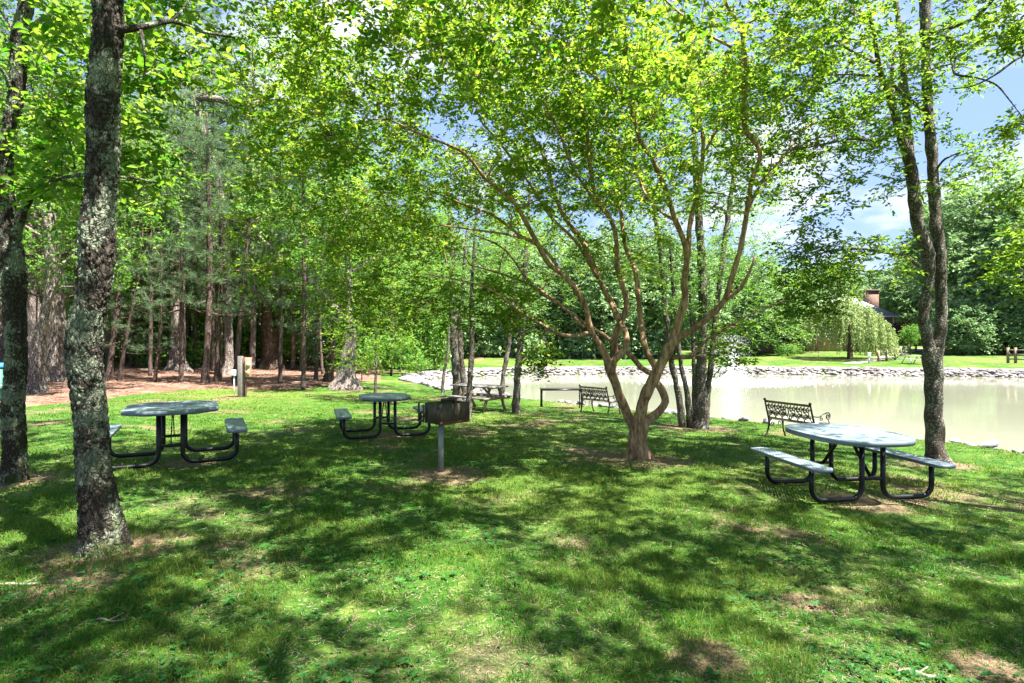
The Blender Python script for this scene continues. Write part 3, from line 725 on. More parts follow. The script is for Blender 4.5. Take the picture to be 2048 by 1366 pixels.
tb.build('branch', M['bark_mid'], treeF, False, fb_)

# --- slimmer trees between the grill and the water
def slim_tree(name, label, stems, Y, box, n, leaf, seed, group=None, Lf=.075, bark='bark_mid', extra=0, m=5, nl=9):
    pts, rad = px_path(stems[0], Y); base = pts[0].copy(); base[2] = gzp(base[0], base[1])
    root = start_tree(name, label, 'tree', base, group)
    tk = MB(); nodes = []
    for k, s in enumerate(stems):
        pts, rad = px_path(s, Y); b = pts[0].copy(); b[2] = gzp(b[0], b[1])-.08
        if k == 0 or s[0][1] > stems[0][0][1]-25: pts = np.vstack([b, pts[1:] if len(pts) > 3 else pts]); rad = np.r_[rad[0]*1.25, rad[1:] if len(rad) > 3 else rad]
        p2, r2 = smoothpath(pts, rad, .08); tk.tube(p2, r2, 12, disp=lump(.12, 6, seed+k)); nodes += [(p,r) for p,r in zip(p2[::2], r2[::2]) if p[2] > base[2]+1.3]
    tk.build('trunk', M[bark], root, True, base)
    t = []
    for (x0,x1,y0,y1,dy,nn) in box:
        for _ in range(nn): t.append(P(rng.uniform(x0,x1), rng.uniform(y0,y1), Y+rng.uniform(-dy,dy)))
    t = np.array(t); tb = MB(); grow(nodes, t, tb, .014, .003, lift=.1)
    o, tw = crown_leaves(root, base, t, m, .36, nl, Lf, Lf*.52, leaf, up=.8)
    tb.add(tw[0], [tw[1]]); tb.build('branch', M[bark], root, False, base)
    return root
slim_tree('slim_tree', 'crooked thin trunk standing at the rocky edge left of the grill', [[(885,783,7),(886,765,6),(889,740,5.5),(895,712,5),(896,690,4.5),(899,650,4),(905,560,3)]], 25, [(850,950,470,640,1.6,60)], 60, 'leaf_bright', 1)
slim_tree('slim_tree', 'stout grey trunk behind the grill, a second stem close at its back', [[(916,800,21),(915,770,19),(911,720,18),(907,640,17),(905,560,14),(902,470,10),(895,360,6)],[(930,798,14),(926,750,12),(921,700,11),(920,640,10),(926,560,8),(935,450,5)]], 20.2, [(800,1010,360,600,2.2,150),(840,1000,590,650,1.8,40)], 90, 'leaf_bright', 2, Lf=.085)
slim_tree('slim_tree', 'mossy thin trunk rising just right of the grill box', [[(937,838,12),(938,800,11),(939,770,11),(943,715,11),(944,660,10),(943,600,8),(948,500,6),(955,400,4)]], 15.5, [(850,1050,380,600,1.8,110)], 60, 'leaf_bright', 3)
slim_tree('slim_tree', 'leaning slender trunk behind the wooden picnic table', [[(1003,790,10),(1007,750,9),(1016,700,9),(1021,660,8),(1026,600,6),(1040,500,4)]], 22.4, [(960,1100,440,620,1.8,70)], 60, 'leaf_bright', 4)
slim_tree('slim_tree', 'straight pale-speckled trunk at the right end of the wooden picnic table', [[(1032,821,16),(1033,790,14),(1035,750,14),(1040,700,14),(1043,660,13),(1046,600,11),(1052,500,8),(1060,380,5)]], 17.0, [(960,1160,380,610,2,120),(1050,1110,640,720,.8,10)], 70, 'leaf_bright', 5)
slim_tree('sapling', 'thin young sapling with yellow-green leaves behind the middle picnic table', [[(750,787,6),(751,760,5.5),(752,730,5),(751,690,4),(752,650,3)]], 19.6, [(660,830,610,735,1.3,85),(700,800,560,620,1,25)], 60, 'leaf_myrtle', 6, Lf=.085)
slim_tree('multi_stem_tree', 'clump of speckled stems by the water between the two iron benches',
   [[(1399,852,34),(1399,835,27),(1400,800,24),(1402,740,22),(1404,690,19),(1406,600,18),(1402,500,16),(1395,400,15),(1390,300,13),(1386,200,11),(1380,60,7)],
    [(1366,846,13),(1357,790,13),(1346,740,12),(1338,690,11),(1329,600,11),(1318,480,10),(1302,390,8),(1285,300,5)],
    [(1383,843,14),(1373,780,10),(1362,730,9.5),(1353,650,9),(1345,560,8),(1340,470,6)],
    [(1409,845,14),(1415,790,12),(1421,740,12),(1428,660,11),(1440,560,11),(1455,440,10),(1470,330,8),(1480,220,5)],
    [(1392,848,12),(1388,790,9),(1388,740,8),(1384,650,7),(1378,540,6)]], 14.5,
   [(1240,1560,120,420,2.4,230),(1240,1560,400,570,2.0,190),(1400,1620,540,680,1.5,75),(1290,1400,560,640,1.2,25),(1300,1460,0,120,2,50)], 200, 'leaf_bright', 7, Lf=.075)
# ------------------------------------------------------------------ crowns shared by the trees farther off
def crown_variant(seed, H0, H1, Rr, nt, m, nl, sub, L, leaf, dens=-.15, shape='oval', bark='bark_pale', up=.6):
    """local crown: (branch object mesh, leaf mesh); trunk axis at the origin"""
    t = []
    while len(t) < nt:
        x, y = rng.uniform(-1,1,2); z = rng.uniform(0,1)
        rho = math.hypot(x, y)
        prof = math.sin(math.pi*min(1, .12+.88*z**.8))**.6 if shape == 'oval' else (1-z)**.7+.08
        if rho > prof: continue
        if rho < prof*.45 and rng.random() < .6: continue
        if mnoise.noise((x*2.6+seed*7, y*2.6, z*4)) < dens: continue
        t.append((x*Rr, y*Rr, H0+z*(H1-H0)))
    t = np.array(t)
    nodes = []
    for z in np.linspace(H0*.75, H1*.9, 14): nodes.append((np.array([0,0,z]), .10*(1.1-z/H1)))
    for k in range(7):
        a = k*2.4+seed; z0 = H0*.8+(H1-H0)*k/9; ln = Rr*.6
        for s in np.linspace(.1,1,8): nodes.append((np.array([math.cos(a)*ln*s, math.sin(a)*ln*s, z0+ln*.55*s]), .06*(1.1-s)))
    mb = MB()
    for k in range(7):
        q = nodes[14+k*8:22+k*8]; mb.tube([np.array([0,0,q[0][0][2]-.3])]+[p for p,_ in q], [.09]+[r for _,r in q], 6)
    mb.tube([(0,0,H0*.7),(0,0,H1*.5),(0,0,H1*.92)], [.05,.04,.015], 5)
    grow(nodes, t, mb, .03, .006, n=3, lift=.12)
    B, ld, nm, LL, WW, st, dl = sprays(t, m, sub, nl, L, L*.55, 1.0, up, .6)
    V, Fq = leaf_geo(B, ld, nm, LL, WW)
    b = mb.build('branch', M[bark], None, False); o = leaf_obj('crown', V, Fq, M[leaf])
    return b, o

def pine_crown(seed, H0, H1, Rr, nb, per):
    mb = MB(); tufts = []; dirs = []
    for k in range(nb):
        z = H0+(H1-H0)*((k+rng.random()*.7)/nb); a = rng.uniform(0, 2*math.pi); ln = Rr*(1-.75*(z-H0)/(H1-H0))*(.6+.5*rng.random())
        d = np.array([math.cos(a), math.sin(a), .12+rng.normal()*.1])
        s = np.linspace(0,1,5)[:,None]; pts = np.array([0,0,z])+d*ln*s+np.array([0,0,-.18*ln])*s*(1-s)*2
        mb.tube(pts, np.linspace(.03*(1.2-(z-H0)/(H1-H0)),.006,5), 4, cap=False)
        for q in range(per):
            u = .3+.7*rng.random(); p = np.array([0,0,z])+d*ln*u
            off = rng.normal(size=3)*[.28,.28,.14]*(.4+ln*.3)
            tufts.append(p+off); dirs.append(unit(d+off*1.5+np.array([0,0,.5])))
            mb.tube([p, p+off], [.006,.003], 3, cap=False)
    mb.tube([(0,0,H0*.8),(0,0,H1*.5),(0,0,H1)], [.035,.03,.01], 5)
    T = np.array(tufts); D = np.array(dirs); n = len(T); K = 26
    B = np.repeat(T, K, 0); dd = unit(np.repeat(D, K, 0)*.55+rng.normal(size=(n*K,3))*.7)
    L = .25*(.7+.5*rng.random(len(B))); s = unit(np.cross(dd, rng.normal(size=dd.shape)))*.0065
    V = np.stack([B-s, B+s, B+dd*L[:,None]], 1).reshape(-1,3)
    o = mk('crown', V, [np.arange(len(V)).reshape(-1,3)], M['needle'], None, False, {'rnd': ('FACE', rng.random(len(B)))})
    return mb.build('branch', M['bark_pine'], None, False), o

OAK = [crown_variant(1, 6, 17, 4.6, 330, 5, 8, .55, .17, 'leaf_oak', -.05), crown_variant(2, 5, 18, 5.0, 330, 5, 8, .55, .17, 'leaf_oak', -.02)]
BRI = [crown_variant(3, 3.2, 13, 4.2, 400, 5, 8, .5, .16, 'leaf_bright', -.12), crown_variant(4, 2.6, 11, 3.8, 380, 5, 8, .5, .15, 'leaf_bright', -.1)]
PIN = [pine_crown(5, 3.0, 12, 2.6, 46, 12), pine_crown(6, 4.5, 14, 2.3, 40, 12)]
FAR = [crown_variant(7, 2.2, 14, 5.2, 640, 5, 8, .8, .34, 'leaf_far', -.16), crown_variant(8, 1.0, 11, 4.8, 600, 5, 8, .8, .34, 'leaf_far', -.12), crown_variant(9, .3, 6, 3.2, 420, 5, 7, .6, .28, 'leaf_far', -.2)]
used = set()
def put_crown(root, var, sc_, dz=0, rz=0, dx=0, dy=0):
    for o in var:
        if o.name in used:
            c = o.copy(); COL.objects.link(c)
        else: c = o; used.add(o.name)
        c.parent = root; c.location = (dx, dy, dz); c.scale = sc_; c.rotation_euler = (0,0,rz)

def wood_tree(name, label, path, Y, bark, var, csc, cz=0, group=None, flare=.6, limbs=(), lobes=6, n=16, seed=0):
    pts, rad = px_path(path, Y); base = pts[0].copy(); base[2] = gzp(base[0], base[1])+.01
    root = start_tree(name, label, 'tree', base, group)
    rad = rad.copy()
    pts = np.vstack([base-[0,0,.15], base+(pts[1]-pts[0])*.02, pts[1:]]); rad = np.r_[rad[0], rad[0], rad[1:]]
    end = pts[-1]; d = unit(pts[-1]-pts[-2]); d[2] = max(d[2], .9)
    up_to = max(end[2]+2.5, 9*csc[2] if var else end[2]+1.0)
    e2 = end+unit(d*[.5,.5,1])*(up_to-end[2]); pts = np.vstack([pts, e2]); rad = np.r_[rad, rad[-1]*.45]
    p2, r2 = smoothpath(pts, rad, .12)
    def disp(V, N, rr):
        V = lump(.09, 2.2, seed)(V, N, rr); h = np.clip((V[...,2]-base[2])/1.1, 0, 1); ang = np.arctan2(N[...,1], N[...,0])
        return V+N*(rr*(flare*(1-h)**2.2*(1+.5*np.sin(ang*lobes+seed)+.3*np.sin(ang*(lobes+3)))+.06*np.sin(ang*9+V[...,2]*.7)))[...,None]
    mb = MB().tube(p2, r2, n*2, disp=disp); mb.build('trunk', M[bark], root, True, base)
    if limbs:
        lb = MB()
        for k, L_ in enumerate(limbs):
            a, r = px_path(L_, Y); a2, rr = smoothpath(a, r, .1); MB().tube(a2, rr, 10, disp=lump(.15, 4, k+seed)).build('limb', M[bark], root, True, base)
    top = pts[-2]-base
    if var: put_crown(root, var, csc, cz, seed*1.3, top[0]*.8, top[1]*.8)
    return root

def Yg(px, py): return float(G(px, py)[1])
WT = [
 ('hardwood_tree','broad grey trunk half cut off by the left edge behind the bin',[(-4,745,44),(0,700,34),(2,650,30),(4,560,27),(2,480,26),(0,400,24)],'bark_pale',OAK[0],(1,1,1),0),
 ('hardwood_tree','pale thick trunk at far left, partly hidden by a crooked trunk in front',[(70,762,50),(68,720,26),(68,650,20),(69,560,22),(71,480,22),(72,400,20),(74,340,16)],'bark_pale',OAK[1],(1,1,1),0),
 ('hardwood_tree','crooked knotty trunk bending right at the edge of the pine straw',[(75,791,34),(74,765,26),(75,740,26),(77,705,27),(82,672,28),(92,640,25),(98,600,20),(100,540,19),(100,480,19),(98,420,19),(97,370,17),(99,320,14)],'bark_pale',BRI[0],(.9,.9,1.05),0),
 ('hardwood_tree','massive light grey trunk with deep flutes just right of the crooked trunk',[(104,768,56),(106,735,42),(108,690,36),(110,640,34),(108,580,30),(106,520,28),(106,450,26),(106,380,22)],'bark_pale',OAK[0],(1.1,1.1,1.1),0),
 ('pine_tree','thin leaning pine seen just right of the nearest lichen trunk',[(217,766,13),(222,720,10),(230,650,9.5),(237,590,9),(242,540,8),(247,480,7)],'bark_pine',PIN[0],(.8,.8,.75),-1.0),
 ('pine_tree','spindly dark pine leaning right beside the first thin pine',[(240,767,8),(245,720,6.5),(258,650,6),(268,600,5),(276,560,4)],'bark_pine',None,(1,1,1),0),
 ('hardwood_tree','stout buttressed trunk in the middle of the straw, left of the larger fluted one',[(288,727,34),(287,700,21),(287,660,19),(286,610,18),(288,560,15),(290,500,14)],'bark_brown',OAK[1],(1,1,1),0),
 ('pine_tree','very thin short pine stem between the two buttressed trunks',[(309,769,8),(313,735,6),(318,690,6),(321,640,5),(322,600,4)],'bark_pine',PIN[1],(.55,.55,.55),-1.2),
 ('hardwood_tree','tall pale trunk with spreading root flare and broken fork',[(355,747,46),(355,715,27),(356,670,25),(356,620,23),(355,585,22),(360,550,17),(364,500,14)],'bark_pale',OAK[0],(1,1,1),0),
 ('pine_tree','straight dark pine, thickest of the thin row left of the meter post',[(409,771,15),(412,730,12.5),(415,680,12),(418,600,11),(420,520,10),(420,460,9),(418,400,8),(416,340,6)],'bark_pine',PIN[0],(.95,.95,.95),.2),
 ('pine_tree','slim pine in the row left of the meter post, second from the thickest',[(432,769,9),(434,730,7.5),(436,660,7),(438,580,6.5),(440,500,6)],'bark_pine',PIN[1],(.8,.8,.8),-.5),
 ('pine_tree','slimmest pine hugging its neighbour in the row left of the meter post',[(440,769,7),(442,730,5.5),(443,680,5),(443,620,5),(444,540,4)],'bark_pine',None,(1,1,1),0),
 ('pine_tree','leaning dark pine rising right behind the meter post',[(468,772,12),(473,730,10),(479,660,9),(485,600,8.5),(491,530,8),(497,470,7.5),(500,420,7)],'bark_pine',PIN[0],(.9,.9,1),.2),
 ('hardwood_tree','dark brown old trunk with stubby forked limbs right of the meter post',[(541,741,48),(540,715,33),(539,680,29),(538,650,28),(537,620,24),(531,590,18),(526,540,14),(520,490,12),(512,420,10)],'bark_brown',OAK[1],(.9,.9,1),0),
 ('pine_tree','thin pine stem left of the two flared trunks near the lawn',[(632,766,9),(633,735,7),(634,700,6.5),(635,660,6)],'bark_pine',PIN[1],(.7,.7,.62),-1.6),
 ('hardwood_tree','dark fluted trunk just left of the big flared trunk',[(657,767,22),(659,740,16),(662,710,14),(666,680,13),(670,640,12),(672,590,10)],'bark_brown',BRI[1],(.85,.85,1),.8),
 ('hardwood_tree','big flared trunk at the lawn edge with a long mossy limb slanting up left',[(691,781,60),(692,755,38),(694,730,32),(697,705,27),(700,685,24),(700,660,20),(699,620,17),(697,560,15),(694,500,13)],'bark_pale',BRI[0],(1.05,1.05,1.1),1.0),
]
for k, (nm, lab, path, bark, var, csc, cz) in enumerate(WT):
    lim = ()
    if 'stubby' in lab: lim = ([(544,668,14),(556,655,13),(570,640,11),(584,628,9)], [(541,640,10),(556,632,8),(575,627,7)], [(534,620,11),(528,600,9),(527,570,8)])
    if 'slanting' in lab: lim = ([(698,640,12),(678,622,11),(655,600,10),(632,572,10),(606,552,8.5),(580,532,8),(556,510,7),(535,488,6),(515,470,4)], [(606,552,5),(598,530,4),(592,505,3)], [(690,700,12),(702,690,11),(712,672,9)])
    if 'crooked' in lab: lim = ([(76,715,5),(66,716,4),(52,728,3)],[(99,572,3),(120,573,2.5),(158,573,2)])
    Y = Yg(path[0][0], path[0][1]-3)
    wood_tree(nm, lab, path, Y, bark, var, csc, cz, None, .16, lim, seed=k, n=14 if path[0][2] > 20 else 7)

# a long bare limb high in the upper left belongs to a tree set farther back
far_oak = wood_tree('hardwood_tree', 'tall pale oak behind the pines carrying a thick bare limb high above the straw', [(458,728,20),(458,690,15),(456,620,15),(452,500,14),(440,380,13),(418,300,12),(398,230,11),(390,190,9)], 32, 'bark_pale', OAK[1], (1,1,1), 1, limbs=([(396,196,14),(425,197,14),(450,203,13),(480,211,13),(510,208,12),(545,203,11),(576,210,8)],[(410,195,7),(420,182,6),(440,178,5),(470,168,5),(488,150,4)],[(480,170,4),(500,178,3),(530,192,2.5)]), seed=31)

# slim trunks and lit young trees at the back of the wood
back = [(150,31,2,BRI[0],1.0),(265,37,3,BRI[1],1.15),(330,40,2,BRI[0],1.2),(388,38,2,OAK[0],.95),(505,40,2,BRI[1],1.25),(585,39,3,OAK[1],1.0),(610,42,2,BRI[0],1.2),(725,41,3,BRI[1],1.2),(775,46,3,BRI[0],1.25),(60,38,3,BRI[1],1.3),(-60,30,3,BRI[0],1.2),(-150,24,3,OAK[1],1.0),(205,44,3,OAK[0],1.15),(470,46,3,OAK[1],1.1),(665,48,3,OAK[0],1.1),(820,52,3,BRI[1],1.3)]
words = ['behind the two left lichen trunks','behind the left pale stout trunk','between the buttressed trunks','behind the row of thin pines','left of the old dark brown trunk','right of the old dark brown trunk','left of the fluted trunks','behind the big flared trunk','left of the pond corner','behind the massive light grey trunk','behind the green bin','outermost at far left','deep behind the first leaning pine','deep behind the meter post','deep behind the flared trunk','at the pond end of the wood']
for (px, Y, w, var, s), wd in zip(back, words):
    p = P(px, 700, Y); base = np.array([p[0], p[1], gzp(p[0], p[1])])
    root = start_tree('understory_tree', 'bright leafy tree in the back of the wood '+wd, 'tree', base, None)
    r0 = .05+.04*w; hh = 10*s
    q, rr = smoothpath([(0,0,-.1),(.1,0,hh*.3),(.0,.1,hh*.6),(.1,.0,hh)], [r0, r0*.8, r0*.6, r0*.2], .3)
    MB().tube(q, rr, 8, disp=lump(.15,3,px)).build('trunk', M['bark_pine'], root, True)
    put_crown(root, var, (s,s,s), 0, px*.37)
for k, px in enumerate((170,252,300,338,384,398,450,512,560,600,617,645,728,740,782,800)):
    Y = 36+((k*37)%11); p = P(px, 700, Y); base = np.array([p[0], p[1], gzp(p[0], p[1])])
    root = thing('bare_tree', 'slim bare trunk standing in the shade at the back of the wood', 'tree', base, 0, 'slim trunks at the back of the wood')
    hh = 6+((k*13)%5); r0 = .05+.02*(k%3)
    q, rr = smoothpath([(0,0,-.1),(.15*math.sin(k),0,hh*.4),(.3*math.sin(k*2),.1,hh)], [r0, r0*.8, r0*.4], .4)
    MB().tube(q, rr, 7).build('trunk', M['bark_pine'] if k%2 else M['bark_brown'], root, True)

# the dense leafy backs of the woods: one mass each
def mass(name, label, blobs, n, L, leaf, seed):
    B = []; Nn = []
    w = np.array([b[3]*b[5] for b in blobs]); w = w/w.sum()
    for b, wi in zip(blobs, w):
        c = int(n*wi); d = rdir(c, .15); r = .62+.42*rng.random((c,1))
        lum = np.array([.75+.5*mnoise.noise((v[0]*2+b[0], v[1]*2+b[1], v[2]*2.5+seed)) for v in d])[:,None]
        B.append(np.array(b[:3])+d*r*lum*np.array(b[3:6])); Nn.append(d*.7+np.array([0,0,.5]))
    B = np.concatenate(B); Nn = np.concatenate(Nn)+rng.normal(size=B.shape)*.5
    B[:,2] = np.maximum(B[:,2], gz(B[:,0], B[:,1])+.05)
    ld = rdir(len(B), -.3)
    V, Fq = leaf_geo(B, ld, Nn, L*(.6+.8*rng.random(len(B))), L*.6*(.6+.8*rng.random(len(B))))
    return tag(leaf_obj(name, V, Fq, M[leaf]), label, 'woodland', kind='stuff')
bl = []
for px in range(-420, 880, 34):
    Y = rng.uniform(44, 50); p = P(px, 690, Y); bl.append((p[0], p[1], rng.uniform(1,2.4), rng.uniform(1.8,2.8), 1.6, rng.uniform(1.6,3.4)))
    if rng.random() < .8: p = P(px+rng.uniform(-15,15), 690, rng.uniform(36.5,42)); bl.append((p[0], p[1], rng.uniform(.6,3.5), rng.uniform(1.2,2.0), 1.2, rng.uniform(1.0,2.0)))
    Y = rng.uniform(52, 60); p = P(px, 600, Y); bl.append((p[0], p[1], rng.uniform(4,8), 3.4, 2.2, rng.uniform(4,6)))
mass('undergrowth', 'bright leafy undergrowth closing the back of the left wood', bl, 190000, .29, 'leaf_bright', 3)
bl = []
for px in range(-500, 1000, 60):
    Y = rng.uniform(66, 76); p = P(px, 500, Y); bl.append((p[0], p[1], rng.uniform(7,11), 6, 4, rng.uniform(8,11)))
mass('deep_wood', 'dark deep wood behind the left undergrowth', bl, 60000, .62, 'leaf_oak', 5)
bl = []
for px in range(820, 2700, 60):
    Y = rng.uniform(92, 112); p = P(px, 600, Y); bl.append((p[0], p[1], rng.uniform(4,7), 7, 5, rng.uniform(7,10)))
for px in range(850, 1340, 30):
    Y = rng.uniform(62, 66) ; p = P(px, 690, Y); bl.append((p[0], p[1], 1.2, 2.2, 1.5, rng.uniform(1.2,2.6)))
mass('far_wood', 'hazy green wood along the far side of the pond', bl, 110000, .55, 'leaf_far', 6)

# pine boughs with no trunk of their own in view would float: the pines themselves carry them
more_pines = [(150,27,'behind the nearest lichen trunk, its boughs at mid height',PIN[0],1.15,0),(300,29,'with dense boughs above the buttressed trunks',PIN[1],1.05,1.2),(362,25,'with pale tufted boughs left of the thin pine row',PIN[0],1.05,2.2),(560,27,'with soft boughs over the old dark brown trunk',PIN[1],.95,3.1),(606,24,'with low boughs left of the big flared trunk',PIN[0],.8,4.0),(215,33,'deep in the wood behind the leaning pines',PIN[1],1.4,5),(35,22,'at the left edge above the bin',PIN[0],1.2,.7),(425,34,'tall, filling the sky right of the high bare limb',PIN[1],1.75,2.6),(300,37,'tallest, rising behind the fluted trunks',PIN[0],1.9,1.9)]
for px, Y, wd, s, rz in ((372,41,'far up behind the thin pine row',1.5,.4),(505,38,'far up behind the leaning pine',1.45,2.0),(255,45,'far up behind the nearest lichen trunk',1.6,3.3)):
    p = P(px, 700, Y); base = np.array([p[0], p[1], gzp(p[0], p[1])])
    root = start_tree('hardwood_tree', 'tall airy hardwood crown '+wd, 'tree', base)
    q, rr = smoothpath([(0,0,-.1),(.1,0,5*s),(.0,.1,11*s),(0,0,16*s)], [.2,.17,.11,.03], .4)
    MB().tube(q, rr, 9, disp=lump(.1,3,px)).build('trunk', M['bark_pale'], root, True)
    put_crown(root, OAK[int(rz)%2], (s,s,s), 0, rz)
for px, Y, wd, var, s, rz in more_pines:
    p = P(px, 700, Y); base = np.array([p[0], p[1], gzp(p[0], p[1])])
    root = start_tree('pine_tree', 'bluish green pine '+wd, 'tree', base, None)
    q, rr = smoothpath([(0,0,-.1),(.05,0,4*s),(.0,.05,9*s),(0,0,13.5*s)], [.10,.085,.06,.02], .3)
    MB().tube(q, rr, 9, disp=lump(.1,3,px)).build('trunk', M['bark_pine'], root, True)
    put_crown(root, var, (s,s,s), 0, rz)

# cones, dead sticks and seedlings on the floor of the wood
for k in range(26):
    x, y = 0, 0
    while straw_sd(np.array([x]), np.array([y]))[0] < .4: x, y = rng.uniform(-22, -6.5), rng.uniform(17, 34)
    q, rr = smoothpath([(-.5,0,.05),(-.1,.06,.07),(.3,-.03,.06),(.6,.05,.04)], [.012,.018,.015,.006], .08)
    o = MB().tube(q, rr, 5, disp=lump(.2,20,k)).build('fallen_stick', M['twig'], None, True)
    o.location = (x, y, gzp(x, y)); o.rotation_euler = (0,0,rng.uniform(0,3.1)); sz_ = rng.uniform(.5,1.5); o.scale = (sz_,sz_,sz_)
    tag(o, 'dry dead stick lying on the pine straw', 'stick', 'dead sticks on the pine straw')

# ------------------------------------------------------------------ far shore trees
ft = [(1020,66,0,1.05,'first from the left beyond the far bank'),(1110,70,1,1.4,'behind the left part of the far bank'),(1200,64,0,1.0,'standing left of the crape trunk beyond the far bank'),(1265,72,0,1.25,'behind the crape myrtle trunk'),(1345,66,1,1.25,'left of the fountain spray'),(1430,84,0,1.2,'behind the fountain spray'),(1510,70,1,1.05,'right of the fountain spray'),(1575,74,0,.9,'left of the brick house wing'),(1665,100,0,1.05,'behind the brick house roof'),(1745,104,1,1.25,'right of the house chimney'),
      (1815,92,0,.95,'behind the purple-leaved tree'),(1912,92,0,1.6,'tallest of the right group behind the forked tree'),(1965,70,0,1.55,'crown filling the right background'),(2060,68,0,1.4,'cut by the right edge'),(1930,66,2,1.05,'skirt of low boughs under the right group'),(2010,66,2,1.0,'low dark boughs above the right fence'),(2120,66,2,1.2,'low boughs past the right fence'),(2180,74,0,1.2,'outside the right fence end'),(910,62,1,.85,'behind the white marker post'),(860,60,2,.9,'bush at the left corner of the pond')]
for k, (px, Y, v, s, wd) in enumerate(ft):
    p = P(px, 700, Y); base = np.array([p[0], p[1], gzp(p[0], p[1])])
    root = start_tree('leafy_tree', 'full green tree '+wd, 'tree', base, None)
    q, rr = smoothpath([(0,0,-.1),(.1,0,3*s),(0,.1,7*s),(0,0,11*s if v < 2 else 4*s)], [.28*s,.2*s,.12*s,.03], .4)
    MB().tube(q, rr, 8, disp=lump(.1,3,px)).build('trunk', M['bark_brown'], root, True)
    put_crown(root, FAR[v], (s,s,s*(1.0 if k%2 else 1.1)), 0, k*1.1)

# weeping willow
wy = 60.0; wb = P(1700, 711, wy); wb[2] = gzp(wb[0], wb[1])
wil = start_tree('willow_tree', 'pale green weeping willow on the far lawn in front of the brick house', 'tree', wb)
MB().tube(*smoothpath([(0,0,-.1),(0,0,1.2),(.1,0,2.4),(.1,0,4.8)], [.3,.24,.2,.08], .2), 10).build('trunk', M['bark_brown'], wil, True)
mb = MB(); Bs = []; Ds = []
for k in range(560):
    a = rng.uniform(0, 2*math.pi); rr = 4.3*math.sqrt(rng.random())*(.92 if math.cos(a) > 0 else 1.0); top = (2.3+4.4*math.sqrt(max(0,1-(rr/4.7)**2))*(.85+.2*rng.random()))*(1-.55*max(0,rr*math.cos(a)/4.3)**.8)+.5*mnoise.noise((math.cos(a)*2, math.sin(a)*2, rr))
    ln = rng.uniform(1.5, 3.6); ln = min(ln, top-.35-.3*rng.random())
    x0, y0 = rr*math.cos(a), rr*math.sin(a)
    if k % 6 == 0: mb.tube(*smoothpath([(0,0,2.2),(x0*.4,y0*.4,(top+2.2)*.62),(x0,y0,top)], [.07,.04,.01], .4), 4, cap=False)
    m_ = int(ln/.045); s = np.linspace(0,1,m_)
    pts = np.stack([x0+.35*np.cos(a)*s+.1*np.sin(s*5+k), y0+.35*np.sin(a)*s+.1*np.cos(s*4+k), top-ln*s**1.2], 1)
    Bs.append(pts+rng.normal(size=pts.shape)*.05); Ds.append(np.tile([math.cos(a)*.35, math.sin(a)*.35, -.8], (m_,1))+rng.normal(size=(m_,3))*.55)
mb.build('branch', M['bark_brown'], wil)
B = np.concatenate(Bs); D = np.concatenate(Ds); V, Fq = leaf_geo(B, D, rdir(len(B), .6), .24, .085)
leaf_obj('crown', V, Fq, M['leaf_willow'], wil)
def bush(name, label, px, py, Y, rx, rz_, n, L, leaf, stem=True, cat='shrub'):
    p = P(px, py, Y); base = np.array([p[0], p[1], gzp(p[0], p[1])])
    root = thing(name, label, cat, base)
    d = rdir(n, .3); r = (.5+.55*rng.random((n,1))); lum = np.array([.85+.4*mnoise.noise((v[0]*2.2+px, v[1]*2.2, v[2]*2.2)) for v in d])[:,None]
    B = d*r*lum*[rx, rx, rz_]+[0,0,rz_*.95 if not stem else rz_*1.5]; B[:,2] = np.maximum(B[:,2], .05)
    V, Fq = leaf_geo(B, rdir(n, -.2), d*.6+[0,0,.4]+rng.normal(size=(n,3))*.4, L*(.6+.8*rng.random(n)), L*.55)
    leaf_obj('crown', V, Fq, M[leaf], root)
    MB().tube(*smoothpath([(0,0,-.1),(.03,0,rz_*.6),(0,.03,rz_*1.2)], [.08,.06,.02], .2), 6).build('trunk', M['bark_brown'], root, True)
    return root
bush('red_leaf_tree', 'dark purple-leaved small tree right of the brick house', 1806, 690, 72, 1.8, 1.65, 2600, .22, 'leaf_red', cat='tree')
bush('young_tree', 'light green young tree right of the purple tree', 1820, 697, 66, 1.3, 1.5, 1500, .2, 'leaf_bright', cat='tree')
bush('shrub', 'rounded yellow-green shrub right of the willow by the house', 1752, 695, 67, 2.1, 1.25, 2200, .18, 'leaf_bright', False)
bush('shrub', 'clipped dark green hedge right of the yellow-green shrub', 1788, 695, 67, 1.7, .7, 1800, .14, 'leaf_far', False)
bush('shrub', 'yellowish shrub below the brick house wing at left', 1575, 703, 66, 1.9, .8, 1600, .17, 'leaf_bright', False)
bush('shrub', 'dark rounded shrub against the brick house wing', 1560, 694, 68, .9, .9, 1000, .15, 'leaf_far', False)
bush('shrub', 'low bush at the pond end left of the fishing post', 832, 738, 40, 1.3, .7, 1500, .14, 'leaf_bright', False)
bush('shrub', 'leafy bush at the wood edge behind the pond corner', 870, 735, 47, 1.8, 1.2, 1800, .16, 'leaf_bright', False)
# bare-stemmed shrub beside the big flared trunk
sb = G(735, 752); root = thing('bare_shrub', 'bare many-stemmed shrub right of the big flared trunk', 'shrub', sb)
mb = MB()
for k in range(16):
    a = rng.uniform(0, 6.28); r = rng.uniform(.3,.95); h = rng.uniform(.6,1.25)
    q, rr = smoothpath([(0,0,0),(r*.35*math.cos(a),r*.35*math.sin(a),h*.35),(r*math.cos(a),r*math.sin(a),h)], [.02,.015,.006], .1); mb.tube(q, rr, 5)
mb.build('stem', M['bark_brown'], root)
B = rng.normal(size=(420,3))*[.6,.6,.25]+[0,0,1.1]; V, Fq = leaf_geo(B, rdir(420), np.array([0,0,.8])+rng.normal(size=(420,3))*.4, .08, .045)
leaf_obj('foliage', V, Fq, M['leaf_bright'], root)
